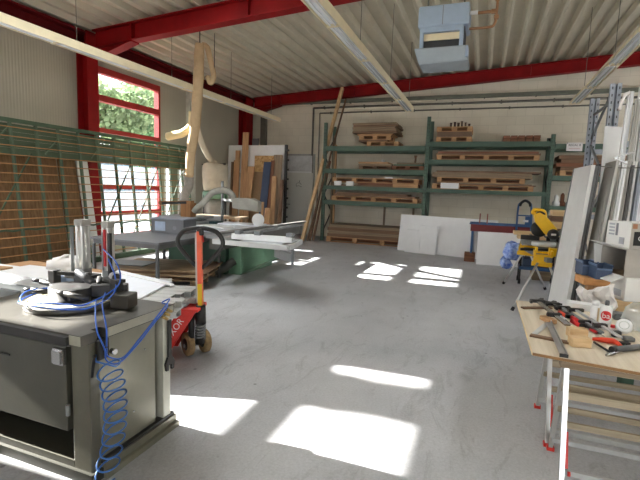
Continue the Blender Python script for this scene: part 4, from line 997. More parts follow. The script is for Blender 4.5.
# floor level, left bay
GP = pallet('floor_pallet', 'long pallet on the floor below the left rack bay', 2.75, 1.0, (-3.25, RY0+.35, 0), m=W, nb=4, group=gp, h=.17)
stack('brown timber layer of the pile on the floor pallet', -4.6, -1.85, RY0-.14, RY0+.85, .17, [(.10, WB['x'], 0, 0), (.10, WG['x'], .03, -.02), (.10, WB['x'], 0, 0), (.09, WG['x'], .05, -.05)], 'timber_layer', 'timber')
for k, x in enumerate((-3.05, -2.1)):
    b = MB(); b.box(x-.03, x+.03, 14.25, 14.31, 0, 1.15); tag(b.build('batten', WG['z']), ('thin batten standing on the wall behind the timber pile', 'thin batten standing on the wall near the middle rack post')[k], 'batten')
# middle bay
dup(LPL, (-.02, PZ, 2.62), 0, 'long pallet on the second middle rack shelf')
stack('long board on the second middle rack shelf', -1.4, 1.35, RY0, RY0+.85, 2.764, [(.05, WB['x'], 0, 0), (.05, WR['x'], .06, -.05)])
dup(LPL, (-.1, PZ, 1.78), 0, 'long pallet lowest on the bottom middle rack shelf')
stack('loose board on the lowest pallet of the bottom middle shelf', -1.45, 1.3, RY0, RY0+.85, 1.924, [(.03, WB['x'], 0, 0), (.03, WG['x'], .4, -.1)])
b = MB(); b.box(-1.2, -.7, RY0-.04, RY0-.005, 1.80, 1.96); tag(b.build('white_sheet', m_white), 'crumpled white sheet hanging at the bottom middle shelf front', 'sheet')
pallet('short_pallet', 'pallet with weathered boards upper on the bottom middle rack shelf', 2.35, .85, (-.15, PZ, 1.984), m=W, nb=4, group=gp)
stack('weathered board on the upper pallet of the bottom middle shelf', -1.45, 1.2, RY0, RY0+.85, 2.128, [(.07, WG['x'], 0, 0), (.07, WG['x'], .0, -.02), (.05, WB['x'], .1, .2)])
# right bay
dup(LPL, (3.2, PZ, 2.23), 0, 'long pallet on the upper right rack shelf')
stack('brown board on the long pallet of the upper right shelf', 1.75, 4.6, RY0, RY0+.85, 2.374, [(.1, WB['x'], .1, 0), (.1, WR['x'], .0, 0), (.1, WB['x'], .1, 0), (.1, WB['x'], .05, 0)])
for k in range(7):
    x = 1.85+k*.16; rr = random.uniform(.05, .1)
    b = MB(); b.lathe([(0, 0), (rr, 0), (rr, .1), (rr*.6, .14), (rr*.6, .25+.05*(k % 3)), (rr*.3, .3+.05*(k % 3)), (0, .31+.05*(k % 3))], (x, RY0+.2+.1*(k % 2), 1.42), 12)
    tag(b.build('tool_canister', [m_card, WR['z'], m_grdark, WB['z'], m_orange, WR['z'], m_grdark][k]), 'small canister %s on the lowest right rack shelf' % ('painted white', 'in dark red-brown left', 'in dark grey left', 'in mid brown', 'in orange', 'in red-brown right', 'in dark grey right')[k], 'canister')
sg = MB(); q0, q1 = ay(566.5, 142.5, RY0-.06), ay(580.5, 142.8, RY0-.06)
sg.box(1.93, 2.30, RY0-.075, RY0-.07, 2.87, 3.09); sgo = tag(sg.build('paper_sign', m_paper), 'white paper sign hanging from the right rack beam', 'sign')
text('sign_text', 'REGAL 8', .075, m_ink, sgo, frame_at((2.115, RY0-.0765, 3.02), (1, 0, 0), (0, 0, 1)))
MB().box(1.99, 2.24, RY0-.077, RY0-.075, 2.93, 2.945).build('sign_line', mat('pink_line', c(206, 176, 176), .7), sgo)
MB().cyl((1.945, RY0-.08, 3.075), (1.945, RY0-.075, 3.075), .01).build('pin', m_black, sgo)
# ================================================================== WHITE BOARDS AT THE RACK FOOT
def slab(name, label, cat, a, bq, h, th, m, lean=.12):
    a, bq = Vector((*a, 0)), Vector((*bq, 0)); d = (bq-a).normalized(); nrm = Vector((-d.y, d.x, 0))
    if nrm.y < 0: nrm = -nrm
    b = MB(); top = nrm*lean+Vector((0, 0, h)); b.prism([a, bq, bq+top, a+top], nrm*th)
    return tag(b.build(name, m), label, cat)
slab('white_board', 'large white board standing on edge before the rack foot', 'board', (-2.21, 12.36), (.35, 11.72), 1.02, .03, m_white, .14)
slab('white_board', 'small white board leaning on the large white board, right one of two', 'board', (-1.62, 12.05), (-1.12, 11.93), .76, .02, m_white, .10)
slab('white_board', 'smallest white board leaning on the large white board, left one of two', 'board', (-1.97, 12.12), (-1.56, 12.02), .62, .02, m_white, .10)
slab('white_board', 'white board standing on edge at right before the blue cart', 'board', (-.06, 10.95), (.95, 11.05), .78, .03, m_white, .08)
b = MB(); b.box(-.35, -.1, 11.25, 11.5, 0, .22); tag(b.build('wood_box', WR['x'], bevel=.008), 'small brown wooden box between the white boards', 'box')

# ================================================================== BLUE CART
ct = thing('platform_cart', 'blue tubular platform cart with a maroon tray behind the white boards', 'cart', (.5, 11.6, 0))
MB().box(-.25, 1.3, 11.3, 11.85, .76, .93).build('tray', m_maroon, ct, bevel=.01)
b = MB(); b.bar((-.28, 11.3, .945), (1.32, 11.3, .945), .04, .03); b.bar((-.28, 11.85, .945), (1.32, 11.85, .945), .04, .03); b.build('tray_rail', m_bluecart, ct)
for y in (11.3, 11.85):
    for x in (-.2, 1.25):
        MB().box(x-.025, x+.025, y-.025, y+.025, .12, .76).build('leg', m_bluecart, ct)
        MB().lathe([(0, -.02), (.06, -.02), (.06, .02), (0, .02)], (x, y, .06), 14, axis=(0, 1, 0)).build('caster', m_rubber, ct)
hf = [(.78, 11.3, .80), (.78, 11.3, 1.38), (.83, 11.3, 1.50), (.92, 11.3, 1.54), (1.02, 11.3, 1.50), (1.06, 11.3, 1.38), (1.10, 11.3, .80)]
MB().tube(arc(hf, 5), .022, 8).build('push_handle', m_bluecart, ct)
b = MB(); b.tube(arc([(.81, 11.29, 1.42), (.84, 11.29, 1.50), (.92, 11.29, 1.55), (1.01, 11.29, 1.50), (1.04, 11.29, 1.42)], 5), .03, 8); b.build('handle_grip', m_rubber, ct)
for z in (.98, 1.2): MB().bar((.79, 11.3, z), (1.08, 11.3, z), .03, .03).build('crossbar', m_bluecart, ct)
MB().box(.90, 1.02, 11.27, 11.275, 1.05, 1.10).build('label_plate', m_paper, ct)
MB().box(.95, 1.07, 11.28, 11.32, .99, 1.18).build('side_plate', m_bluecart, ct)
for x in (-.05, .12): MB().tube([(x, 11.32, .95), (x, 11.32, 1.2)], .014, 6).build('stake', mat('rusty_stake', c(150, 84, 70), .7), ct)
# wood blocks beside rack behind the saw
k = 0
for (x0, x1, y, z0, h, lab) in ((1.1, 1.75, 9.75, 0, .85, None),):
    bs = MB(); bs.box(1.02, 1.85, 9.5, 10.0, 0, .80); tag(bs.build('timber_bin', WG['x'], bevel=.01), 'wooden bin carrying stacked timber behind the mitre saw', 'bin')
TM = [(.70, 1.75, .80, .08, 'lowest long pine timber on the bin behind the saw'), (.62, 1.6, .88, .07, 'second long pine timber on the bin behind the saw'),
      (1.22, 1.8, .95, .10, 'brown timber block under the top blocks behind the saw'), (1.30, 1.85, 1.05, .13, 'wide pine timber block in the pile behind the saw'),
      (1.25, 1.75, 1.18, .11, 'pinkish timber block near the top of the pile behind the saw'), (1.28, 1.85, 1.29, .12, 'topmost pine timber block of the pile behind the saw')]
for i, (x0, x1, z0, h, lab) in enumerate(TM):
    b = MB(); b.box(x0, x1, 9.55, 9.9, z0, z0+h-.005); tag(b.build('timber_block', WP if i not in (2, 4) else WB['x'], bevel=.006), lab, 'timber')
# ================================================================== MITRE SAW ON YELLOW STAND
ss = thing('saw_stand', 'yellow and grey folding saw stand on four splayed legs', 'saw stand', (.9, 7.8, 0))
b = MB(); b.bar((.72, 8.55, .745), (.95, 6.95, .745), .07, .06); b.build('stand_beam', m_greysteel, ss)
def leg(p0, p1, n=1):
    o = MB().tube([p0, p1], .017, 10).build('leg', m_alu, ss)
    d = (Vector(p1)-Vector(p0)).normalized()
    MB().tube([Vector(p1)-d*.05, Vector(p1)], .024, 10).build('foot', m_rubber, o)
leg((.84, 7.15, .72), (.5, 6.73, .012)); leg((.95, 7.15, .72), (1.27, 7.35, .012))
leg((.74, 8.35, .72), (.46, 8.75, .012)); leg((.80, 8.35, .72), (1.15, 8.58, .012))
for (x, y) in ((.88, 7.15), (.76, 8.35)):
    b = MB(); b.obox((x, y, .73), (.24, .12, .10), rz=-.14); b.obox((x, y, .66), (.28, .07, .07), rz=-.14); b.build('leg_bracket', m_yellow, ss, bevel=.012)
for (x, y, w_) in ((.88, 7.12, .26), (.93, 7.55, .22), (.78, 8.3, .26)):
    b = MB()
    for dx in (-w_/2, w_/2-.03): b.box(x+dx, x+dx+.03, y-.06, y+.06, .775, .87)
    b.box(x-w_/2, x+w_/2, y-.05, y+.05, .775, .805); b.build('saw_mount', m_yellow, ss, bevel=.006)
b = MB(); b.obox((1.05, 7.4, .82), (.12, .12, .12)); b.build('end_support', m_yellow, ss, bevel=.01)
b = MB(); b.bar((.62, 7.7, .80), (1.2, 7.9, .80), .04, .04); b.build('cross_rail', m_black, ss)
ms = thing('mitre_saw', 'yellow sliding mitre saw with tilted head on the yellow stand', 'mitre saw', (.95, 7.75, .87))
b = MB(); b.lathe([(0, 0), (.17, 0), (.18, .02), (.18, .06), (.16, .075), (0, .075)], (.95, 7.75, .87), 28); b.build('turntable', m_alupale, ms)
b = MB(); b.box(.62, 1.26, 7.74, 7.90, .875, .945); b.build('saw_base', mat('saw_base_grey', c(134, 134, 130), .4, .4), ms, bevel=.008)
b = MB(); b.box(.62, .90, 7.86, 7.90, .945, 1.02); b.box(1.0, 1.26, 7.86, 7.90, .945, 1.02); b.build('fence', m_black, ms, bevel=.004)
hdx = Vector((.20, 0, -.22)).normalized(); hup = Vector((.22, 0, .20)).normalized()
def hm(a, u, y): return Vector((.82, y, 1.34))+hdx*a+hup*u
# blade guard + motor body along a sloping axis
b = MB(); b.prism([hm(-.06, -.02, 7.66), hm(-.04, .07, 7.66), hm(.06, .10, 7.66), hm(.32, .10, 7.66), hm(.40, .05, 7.66), hm(.40, -.05, 7.66), hm(.28, -.09, 7.66), hm(.05, -.08, 7.66)], (0, .16, 0)); b.build('motor_body', m_yellow, ms, bevel=.025)
b = MB(); b.lathe([(0, -.02), (.12, -.02), (.13, 0), (.12, .02), (0, .02)], hm(.18, -.10, 7.75), 28, axis=(.25, -1, .1)); b.build('blade_guard', m_black, ms)
b = MB(); b.lathe([(0, 0), (.085, 0), (.08, .04), (.05, .05), (0, .05)], hm(.36, 0, 7.66), 20, axis=(0, -1, 0)); mv = b.build('motor_cap', m_black, ms)
MB().obox(hm(.36, 0, 7.606), (.07, .006, .03), rz=0).build('cap_logo', m_paper, mv)
b = MB(); b.tube(arc([hm(-.05, .02, 7.72), (.755, 7.72, 1.39), (.76, 7.72, 1.43), (.80, 7.72, 1.445), (.90, 7.72, 1.43), (.93, 7.72, 1.38), hm(.10, .07, 7.72)], 5), .028, 10); b.build('carry_handle', m_yellow, ms)
b = MB(); b.tube(arc([(.80, 7.69, 1.38), (.86, 7.69, 1.41), (.92, 7.69, 1.38)], 5), .018, 8); b.build('handle_grip', m_black, ms)
b = MB(); b.bar((1.10, 7.85, .94), (1.06, 7.85, 1.14), .08, .08); b.bar((1.1, 7.88, 1.0), (1.22, 7.88, 1.12), .06, .06); b.build('head_pivot', m_greysteel, ms, bevel=.008)
b = MB(); b.tube([(1.14, 7.7, .97), (1.24, 7.66, .90)], .02, 8); b.build('clamp_knob', m_black, ms)
b = MB(); b.tube([(.80, 7.9, 1.0), (.80, 8.3, 1.0)], .015, 8); b.tube([(1.0, 7.9, 1.0), (1.0, 8.3, 1.0)], .015, 8); b.build('slide_rails', m_steel, ms)
bg_ = MB()
bg_.lathe([(0, 0), (.09, .01), (.14, .1), (.13, .2), (.09, .27), (.05, .32), (0, .33)], (.55, 8.75, .48), 16)
bg_.lathe([(0, 0), (.07, .01), (.11, .08), (.10, .16), (.04, .22), (0, .23)], (.47, 8.8, .30), 14)
for v in bg_.bm.verts: v.co += Vector((random.uniform(-.025, .025), random.uniform(-.025, .025), random.uniform(-.02, .02)))
bo = tag(bg_.build('plastic_bag', m_bagblue, smooth=True), 'blue plastic bag hanging from the end of the saw stand', 'bag')
MB().tube([(.56, 8.7, .78), (.68, 8.52, .80), (.72, 8.5, .79)], .012, 6).build('bag_handle', m_bagblue, bo)
tr = thing('tool_trolley', 'dark blue trolley with small wheels under the mitre saw stand', 'trolley', (1.0, 9.1, 0))
MB().box(.72, 1.35, 8.92, 9.3, .28, .34).build('shelf', m_bluecart, tr); MB().box(.72, 1.35, 8.92, 9.3, .60, .66).build('shelf', m_bluecart, tr)
for x in (.74, 1.33):
    for y in (8.94, 9.28):
        MB().box(x-.015, x+.015, y-.015, y+.015, .1, .62).build('leg', m_black, tr)
        MB().lathe([(0, -.02), (.05, -.02), (.05, .02), (0, .02)], (x, y, .05), 12, axis=(1, 0, 0)).build('caster', m_rubber, tr)
for i, (x, y, z, s_, m, lab) in enumerate(((.88, 9.1, .34, (.2, .25, .16), m_navy, 'navy tool case on the lower trolley shelf'), (1.15, 9.1, .34, (.2, .25, .2), mat('maroon_case', c(120, 44, 40), .5), 'dark red tool case on the lower trolley shelf'),
                                        (1.0, 9.1, .66, (.3, .2, .08), m_grdark, 'dark flat case on the upper trolley shelf'))):
    b = MB(); b.obox((x, y, z+s_[2]/2), s_); o = tag(b.build('tool_case', m, bevel=.015), lab, 'case'); MB().tube(arc([(x-.05, y, z+s_[2]), (x-.04, y, z+s_[2]+.03), (x+.04, y, z+s_[2]+.03), (x+.05, y, z+s_[2])], 4), .008, 6).build('handle', m_black, o)

# ================================================================== GREY RACK WITH LEANING PROFILES (right)
gr = thing('upright_rack', 'tall blue grey steel rack frame standing at the right', 'rack', (1.9, 8, 0))
for (x, y, top) in ((1.56, 8.62, 3.32), (1.57, 7.40, 3.28)):
    b = MB()
    for dx in (0, .085):
        b.box(x+dx, x+dx+.05, y, y+.07, 0, top)
    b.box(x+.05, x+.085, y+.05, y+.065, 0, top)
    b.mark(m_black); z = .2
    while z < top-.05:
        for dx in (.018, .103): b.box(x+dx, x+dx+.014, y-.003, y+.002, z, z+.035)
        z += .1
    u = b.build('upright', m_uprt, gr)
    MB().box(x-.03, x+.17, y-.03, y+.1, 0, .01).build('foot_plate', m_uprt, u)
for k in range(4):
    z0 = .5+k*.72; ys = (7.47, 8.62) if k % 2 == 0 else (8.62, 7.47)
    b = MB(); b.bar((1.63, ys[0], z0), (1.63, ys[1], z0+.6), .03, .03); b.build('brace', m_greysteel, gr)
for z in (.4, 3.05):
    MB().bar((1.63, 7.47, z), (1.63, 8.62, z), .03, .03).build('brace', m_greysteel, gr)
for (x, y) in ((3.2, 7.40), (3.2, 8.62)):
    b = MB(); b.box(x, x+.05, y, y+.07, 0, 2.6); b.box(x+.085, x+.135, y, y+.07, 0, 2.6); b.box(x+.05, x+.085, y+.05, y+.065, 0, 2.6); b.build('upright', m_uprt, gr)
for z in (.25, 1.3, 2.4):
    MB().box(1.70, 3.2, 7.42, 7.47, z, z+.08).build('beam', m_uprt, gr); MB().box(1.69, 3.2, 8.62, 8.67, z, z+.08).build('beam', m_uprt, gr)
def panel_x(name, label, cat, y0, y1, xf0, xf1, xt0, xt1, h, th, m, z0=0., dy=0.):
    """panel standing on its foot, plane roughly along Y, leaning towards +X"""
    b = MB(); A = [(xf0, y1, z0), (xf1, y0, z0), (xt1, y0+dy, h), (xt0, y1+dy, h)]
    b.prism(A, (th, .0, 0)); return tag(b.build(name, m), label, cat)
dl = panel_x('door_leaf', 'white door leaf leaning at the left front of the profile store', 'door leaf', 6.2, 7.0, .97, 1.06, 1.15, 1.20, 2.06, .045, m_white2)
b = MB(); b.bar((.985, 7.0, .06), (1.155, 7.0, 2.05), .03, .03); b.build('edge_strip', m_greysteel, dl)
b = MB(); b.bar((1.12, 6.19, .05), (1.26, 6.19, 2.05), .03, .02); b.bar((1.155, 6.19, .05), (1.29, 6.19, 2.05), .012, .02); b.build('edge_strip', m_grdark, dl)
slots = [(6.6, 1.20, 1.36, 2.10, .03, m_black, 'black panel placed as the shadow gap right of the white door leaf'),  # black panel stands in for the dark of the shadow gap
         (5.95, 1.22, 1.40, 2.10, .03, m_grprof, 'grey narrow panel second right of the door leaf')]
for (y, xf, xt, h, w_, m, lab) in slots:
    b = MB(); b.prism([(xf, y, 0), (xf+w_, y, 0), (xt+w_, y, h), (xt, y, h)], (0, .5, 0)); tag(b.build('narrow_panel', m), lab, 'panel')
PR = [(5.75, 1.20, 1.42, 2.06, m_grprof, .035), (5.78, 1.245, 1.46, 2.1, m_alupale, .035), (5.7, 1.29, 1.47, 2.05, m_grprof, .03), (5.72, 1.33, 1.53, 2.1, m_pvc, .05),
      (5.75, 1.39, 1.58, 2.12, m_grprof, .035), (5.70, 1.43, 1.61, 2.05, m_grdark, .03), (5.78, 1.47, 1.65, 2.1, m_white2, .045), (5.72, 1.53, 1.70, 2.1, m_uprt, .04),
      (5.74, 1.58, 1.74, 2.12, m_pvc, .045), (5.7, 1.64, 1.79, 2.1, m_grprof, .04), (5.75, 1.69, 1.84, 2.1, m_alupale, .04), (5.72, 1.75, 1.89, 2.1, m_pvc, .045)]
ordn = ['first', 'second', 'third', 'fourth', 'fifth', 'sixth', 'seventh', 'eighth', 'ninth', 'tenth', 'eleventh', 'twelfth']
cnm = {m_grprof: 'grey', m_alupale: 'silver', m_pvc: 'white', m_grdark: 'dark grey', m_white2: 'off-white', m_uprt: 'blue grey'}
for i, (y, xf, xt, h, m, w_) in enumerate(PR):
    b = MB(); p0, p1 = Vector((xf, y, 0)), Vector((xt, y+.45, h)); b.bar(p0+Vector((0, 0, .01)), p1, w_, .07, up=(0, 1, 0)); b.bar(p0+Vector((w_*.15, -.04, .01)), p1+Vector((w_*.15, -.04, 0)), w_*.4, .03, up=(0, 1, 0))
    tag(b.build('leaning_profile', m), '%s leaning profile right of the door leaf, %s' % (ordn[i], cnm[m]), 'profile', 'profiles leaning in the right store')
# taller ones reaching up beside the upright
TA = [(6.2, 1.44, 1.56, 3.02, m_pvc, .06, 'tall white profile with torn film near the blue grey upright'), (6.1, 1.50, 1.62, 2.9, m_grprof, .05, 'tall grey profile just right of the torn film profile'),
      (6.15, 1.56, 1.66, 3.1, m_white2, .05, 'tall off-white profile third from the upright'), (6.1, 1.62, 1.70, 3.05, m_alupale, .05, 'tall silver profile fourth from the upright'),
      (6.05, 1.67, 1.74, 3.3, m_pvc, .06, 'tallest white profile at the right photo edge'), (6.0, 1.73, 1.80, 3.1, m_grprof, .05, 'tall grey profile at the right photo edge')]
for i, (y, xf, xt, h, m, w_, lab) in enumerate(TA):
    b = MB(); xf += .09; xt += .10; p0, p1 = Vector((xf, y+.3, .01)), Vector((xt, y+.55, h)); b.bar(p0, p1, w_, .06, up=(0, 1, 0)); b.bar(p0+Vector((w_*.1, -.035, 0)), p1+Vector((w_*.1, -.035, 0)), w_*.35, .03, up=(0, 1, 0))
    o = tag(b.build('tall_profile', m), lab, 'profile')
    if i == 0:
        f = MB(); f.tube(arc([(1.64, 6.7, 3.0), (1.59, 6.68, 2.98), (1.55, 6.68, 2.86), (1.54, 6.68, 2.78)], 5), [.02, .03, .022, .018]*4, 6); f.build('film_scrap', m_sack, o)
wp = MB(); wp.prism([(1.52, 7.0, 0), (1.74, 6.95, 0), (1.74, 7.3, 2.66), (1.53, 7.3, 2.68)], (0, .02, 0)); tag(wp.build('white_board', m_white), 'upright white panel leaning on the blue grey rack', 'panel')
b = MB(); b.tube(arc([(1.28, 6.1, 2.04), (1.5, 6.05, 2.02), (1.75, 6.0, 2.03), (2.1, 5.95, 2.06)], 5), .006, 5); b.tube([(2.1, 5.95, 2.06), (2.3, 7.4, 2.44)], .006, 5); tag(b.build('tie_string', m_pipe), 'thin string tied across the leaning profiles', 'string')
b = MB(); b.bar((1.36, 5.9, 2.12), (1.56, 5.9, 2.20), .05, .006); b.bar((1.36, 5.9, 2.12), (1.50, 5.9, 2.05), .04, .006); tag(b.build('metal_bracket', m_steel), 'small bent metal bracket stuck above the string among the profiles', 'bracket')

# ================================================================== STORE TABLE AND BOXES (right, behind the bench)
sb = thing('store_stand', 'green steel stand carrying cartons behind the plywood bench', 'stand', (1.65, 4.9, 0))
MB().box(.95, 2.3, 4.35, 5.3, .52, .55).build('stand_top', WG['x'], sb)
for (x, y) in ((1.3, 4.45), (2.2, 4.45), (1.3, 5.2), (2.2, 5.2)): MB().box(x-.05, x+.05, y-.05, y+.05, 0, .52).build('leg', m_sawgreend, sb)
MB().bar((1.08, 4.48, .5), (1.27, 4.48, .05), .03, .03, up=(0, 1, 0)).build('brace', m_grdark, sb)
MB().prism([(1.10, 4.5, .5), (1.22, 4.5, .5), (1.22, 4.5, .2)], (0, .02, 0)).build('side_plate', mat('pale_green_plate', c(190, 204, 186), .5), sb)
for i, (x0, x1, y, z0, z1, lab) in enumerate(((1.09, 1.72, 4.38, .55, .66, 'lower pine block beside the spray cans under the cartons'), (1.07, 1.75, 4.40, .66, .775, 'upper pine block beside the spray cans under the cartons'))):
    b = MB(); b.box(x0, x1, y, y+.55, z0, z1-.003); tag(b.build('pine_block', WP, bevel=.005), lab, 'wood block')
b = MB(); b.box(.99, 1.12, 4.70, 4.84, .55, .855); tag(b.build('support_block', W['z']), 'upright wood block under the orange timber beside the cartons', 'wood block')
b = MB(); b.bar((.90, 4.66, .89), (1.15, 4.70, .89), .22, .065); tag(b.build('orange_timber', wood('orange_timber', c(200, 140, 84), c(224, 168, 110), 'x'), bevel=.005), 'orange brown timber sticking out left under the navy bins', 'timber')
def bin_(loc, rz, label):
    t = thing('stacking_bin', label, 'bin', loc, rz, 'navy stacking bins')
    b = MB(); w_, d_, h_ = .125, .19, .13; tk = .008
    b.box(-w_/2, w_/2, -d_/2, d_/2, 0, tk); b.box(-w_/2, -w_/2+tk, -d_/2, d_/2, tk, h_); b.box(w_/2-tk, w_/2, -d_/2, d_/2, tk, h_); b.box(-w_/2+tk, w_/2-tk, d_/2-tk, d_/2, tk, h_); b.box(-w_/2+tk, w_/2-tk, -d_/2, -d_/2+tk, tk, h_*.75)
    b.build('bin_body', m_navy, t, local=True)
    b = MB(); b.box(-w_/2-.008, -w_/2+.002, -d_/2, d_/2, h_-.012, h_+.006); b.box(w_/2-.002, w_/2+.008, -d_/2, d_/2, h_-.012, h_+.006); b.box(-w_/2, w_/2, -d_/2-.006, -d_/2+.004, h_*.75-.01, h_*.75+.004); b.build('rim', mat('navy_rim', c(96, 118, 150), .4), t, local=True)
    return t
bin_((.975, 4.80, .925), .15, 'navy stacking bin nearer the leaning profiles'); bin_((1.055, 4.63, .925), .15, 'navy stacking bin touching the open carton')
def carton(name, label, loc, size, rz, m):
    t = thing(name, label, 'box', loc, rz); w_, d_, h_ = size
    b = MB(); b.box(-w_/2, w_/2, -d_/2, d_/2, 0, h_); b.build('carton_body', m, t, local=True, bevel=.004)
    return t
RZ = .3
def cpos(cx, cy, w_, d_, z): return (cx+w_/2*math.cos(RZ)-d_/2*math.sin(RZ), cy+w_/2*math.sin(RZ)+d_/2*math.cos(RZ), z)
m_pp = mat('pale_print', c(176, 180, 188), .7)
c1 = carton('carton', 'lower white carton with printed label on the store stand', cpos(1.20, 4.38, .44, .34, .777), (.44, .34, .205), RZ, m_card)
MB().box(-.223, -.2202, -.12, -.02, .03, .09).build('printed_label', m_pp, c1, local=True)
MB().box(.0, .12, -.173, -.1702, .04, .13).build('printed_label', m_inkg, c1, local=True)
w_, d_, h_, tk = .48, .36, .245, .008
oc = thing('open_carton', 'open grey carton lying on its side with white flaps', 'box', cpos(1.185, 4.40, w_, d_, .985), RZ)
b = MB(); b.box(-w_/2, w_/2, -d_/2, d_/2, 0, tk); b.box(-w_/2, w_/2, -d_/2, d_/2, h_-tk, h_); b.box(-w_/2, w_/2, -d_/2, -d_/2+tk, tk, h_-tk); b.box(-w_/2, w_/2, d_/2-tk, d_/2, tk, h_-tk); b.box(w_/2-tk, w_/2, -d_/2+tk, d_/2-tk, tk, h_-tk); b.build('carton_body', m_cardg, oc, local=True)
b = MB(); b.box(-w_/2+.01, w_/2-.02, -d_/2+.01, d_/2-.01, tk, tk+.005); b.build('carton_inside', m_cardin, oc, local=True)
b = MB(); b.prism([(-w_/2, -d_/2, h_), (-w_/2, d_/2, h_), (-w_/2-.13, d_/2, h_+.035), (-w_/2-.13, -d_/2, h_+.035)], (0, 0, .006)); b.build('flap', m_card, oc, local=True)
b = MB(); b.prism([(-w_/2, d_/2, .0), (-w_/2, d_/2, h_-.01), (-w_/2-.08, d_/2-.01, h_+.01), (-w_/2-.06, d_/2-.01, .06)], (0, .006, 0)); b.build('flap', m_card, oc, local=True)
b = MB(); b.prism([(-w_/2, -d_/2, 0), (-w_/2, d_/2, 0), (-w_/2-.10, d_/2, -.05), (-w_/2-.10, -d_/2, -.05)], (0, 0, .006)); b.build('flap', m_card, oc, local=True)
for k in range(5): MB().box(-.10, -.075, -d_/2-.002, -d_/2, .04+k*.035, .06+k*.035).build('side_print', m_inkg, oc, local=True)
uc = carton('carton', 'upper white carton with black lettered label atop the open carton', cpos(1.20, 4.42, .36, .34, 1.232), (.36, .34, .225), RZ, m_card)
MB().box(-.183, -.1805, .0, .03, .1, .21).build('grey_bar', m_inkg, uc, local=True)
for k in range(4): MB().box(-.183, -.1805, .05, .13, .19-k*.03, .205-k*.03).build('text_line', m_pp, uc, local=True)
MB().box(-.183, -.1805, -.10, -.03, .03, .09).build('printed_square', m_pp, uc, local=True)
b = MB(); b.box(-.175, .18, -.174, -.1705, .0, .222); b.build('grey_side', m_cardg, uc, local=True)
b = MB(); b.box(-.15, .16, -.177, -.174, .03, .15); b.build('black_label', m_ink, uc, local=True)
mw = world(uc) @ frame_at((-.03, -.1785, .09), (1, 0, 0), (0, 0, 1)); text('label_lettering', 'OSMO', .06, m_paper, uc, mw)
b = MB(); b.box(-.168, -.13, -.178, -.174, .175, .215); b.build('tape_tab', mat('brown_tape', c(170, 120, 90), .6), uc, local=True)
pbg = MB(); g = []
for i in range(11):
    row = []
    for j in range(9):
        u, v = i/10, j/8; row.append(pbg.bm.verts.new((.88+.24*u-.03*math.sin(v*9), 4.40+.05*math.sin(u*9+v*4)+.025*random.uniform(-1, 1), .552+.33*v*(1-.12*math.sin(u*5)))))
    g.append(row)
for i in range(10):
    for j in range(8): pbg.bm.faces.new((g[i][j], g[i+1][j], g[i+1][j+1], g[i][j+1]))
o = tag(pbg.build('film_bundle', m_sack), 'crumpled pale plastic film bunched before the leaning profiles', 'plastic film')
md = o.modifiers.new('thick', 'SOLIDIFY'); md.thickness = .02

# ================================================================== PLYWOOD BENCH ON TRESTLES
BT = .72
pl = MB(); pl.prism([(.345, 4.22, BT-.022), (.345, 2.83, BT-.022), (1.95, 2.62, BT-.022), (1.95, 4.15, BT-.022)], (0, 0, .022))
bt = tag(pl.build('bench_board', m_ply), 'pale plywood board laid over folding trestles at front right', 'board')
b = MB(); b.prism([(.341, 4.22, BT-.02), (.341, 2.83, BT-.02), (.345, 2.83, BT-.02), (.345, 4.22, BT-.02)], (0, 0, .018)); b.build('board_edge', mat('pale_edge', c(222, 200, 160), .7), bt)
b = MB(); b.prism([(.345, 2.826, BT-.02), (1.95, 2.616, BT-.02), (1.95, 2.62, BT-.02), (.345, 2.83, BT-.02)], (0, 0, .016)); b.build('board_edge', m_plyedge, bt)
def trestle(label, xa, xb, yc, dy, tilt=0.):
    t = thing('folding_trestle', label, 'trestle', ((xa+xb)/2, yc, 0), group='folding trestles under the plywood bench')
    zt = BT-.022
    b = MB(); b.box(xa-.03, xb+.03, yc-.035, yc+.035, zt-.045, zt); b.build('top_beam', WG['x'], t)
    for sgn in (-1, 1):
        for x in (xa, xb):
            b = MB(); b.bar((x, yc+sgn*.03, zt-.045), (x+.0, yc+sgn*dy, .02), .032, .026, up=(1, 0, 0)); lg = b.build('leg', m_alu, t)
            b = MB(); b.obox((x, yc+sgn*dy, .012), (.045, .04, .024)); b.build('foot', m_jack, lg)
        for z, hh in ((.50, .045), (.34, .035)):
            f = 1-(z/(zt-.045)); y = yc+sgn*(.03+(dy-.03)*f)
            b = MB(); b.bar((xa, y-.016*sgn, z), (xb, y-.016*sgn, z), .02, hh); b.build('cross_bar', wood('tan_bar', c(150, 138, 118), c(182, 168, 144), 'x'), t)
        f = 1-(.08/(zt-.045)); y = yc+sgn*(.03+(dy-.03)*f)
        b = MB(); b.bar((xa, y-.016*sgn, .09), (xb, y-.016*sgn, .09), .02, .03); b.build('cross_bar', m_alupale, t)
    b = MB(); b.bar((xa+.02, yc-.9*dy, .12), (xa+.02, yc-.5*dy, .30), .02, .006); b.build('lock_strap', m_jack, t)
    MB().cyl((xa+.045, yc-.88*dy, .09), (xa+.03, yc-.88*dy, .09), .014).build('pivot_bolt', m_jack, t)
    return t
trestle('rear folding trestle with red feet under the plywood bench', .515, 1.5, 3.39, .28)
trestle('front folding trestle with red feet under the plywood bench', .53, 1.5, 2.86, .21)
def on(x, y, z=BT): return az(x, y, z)
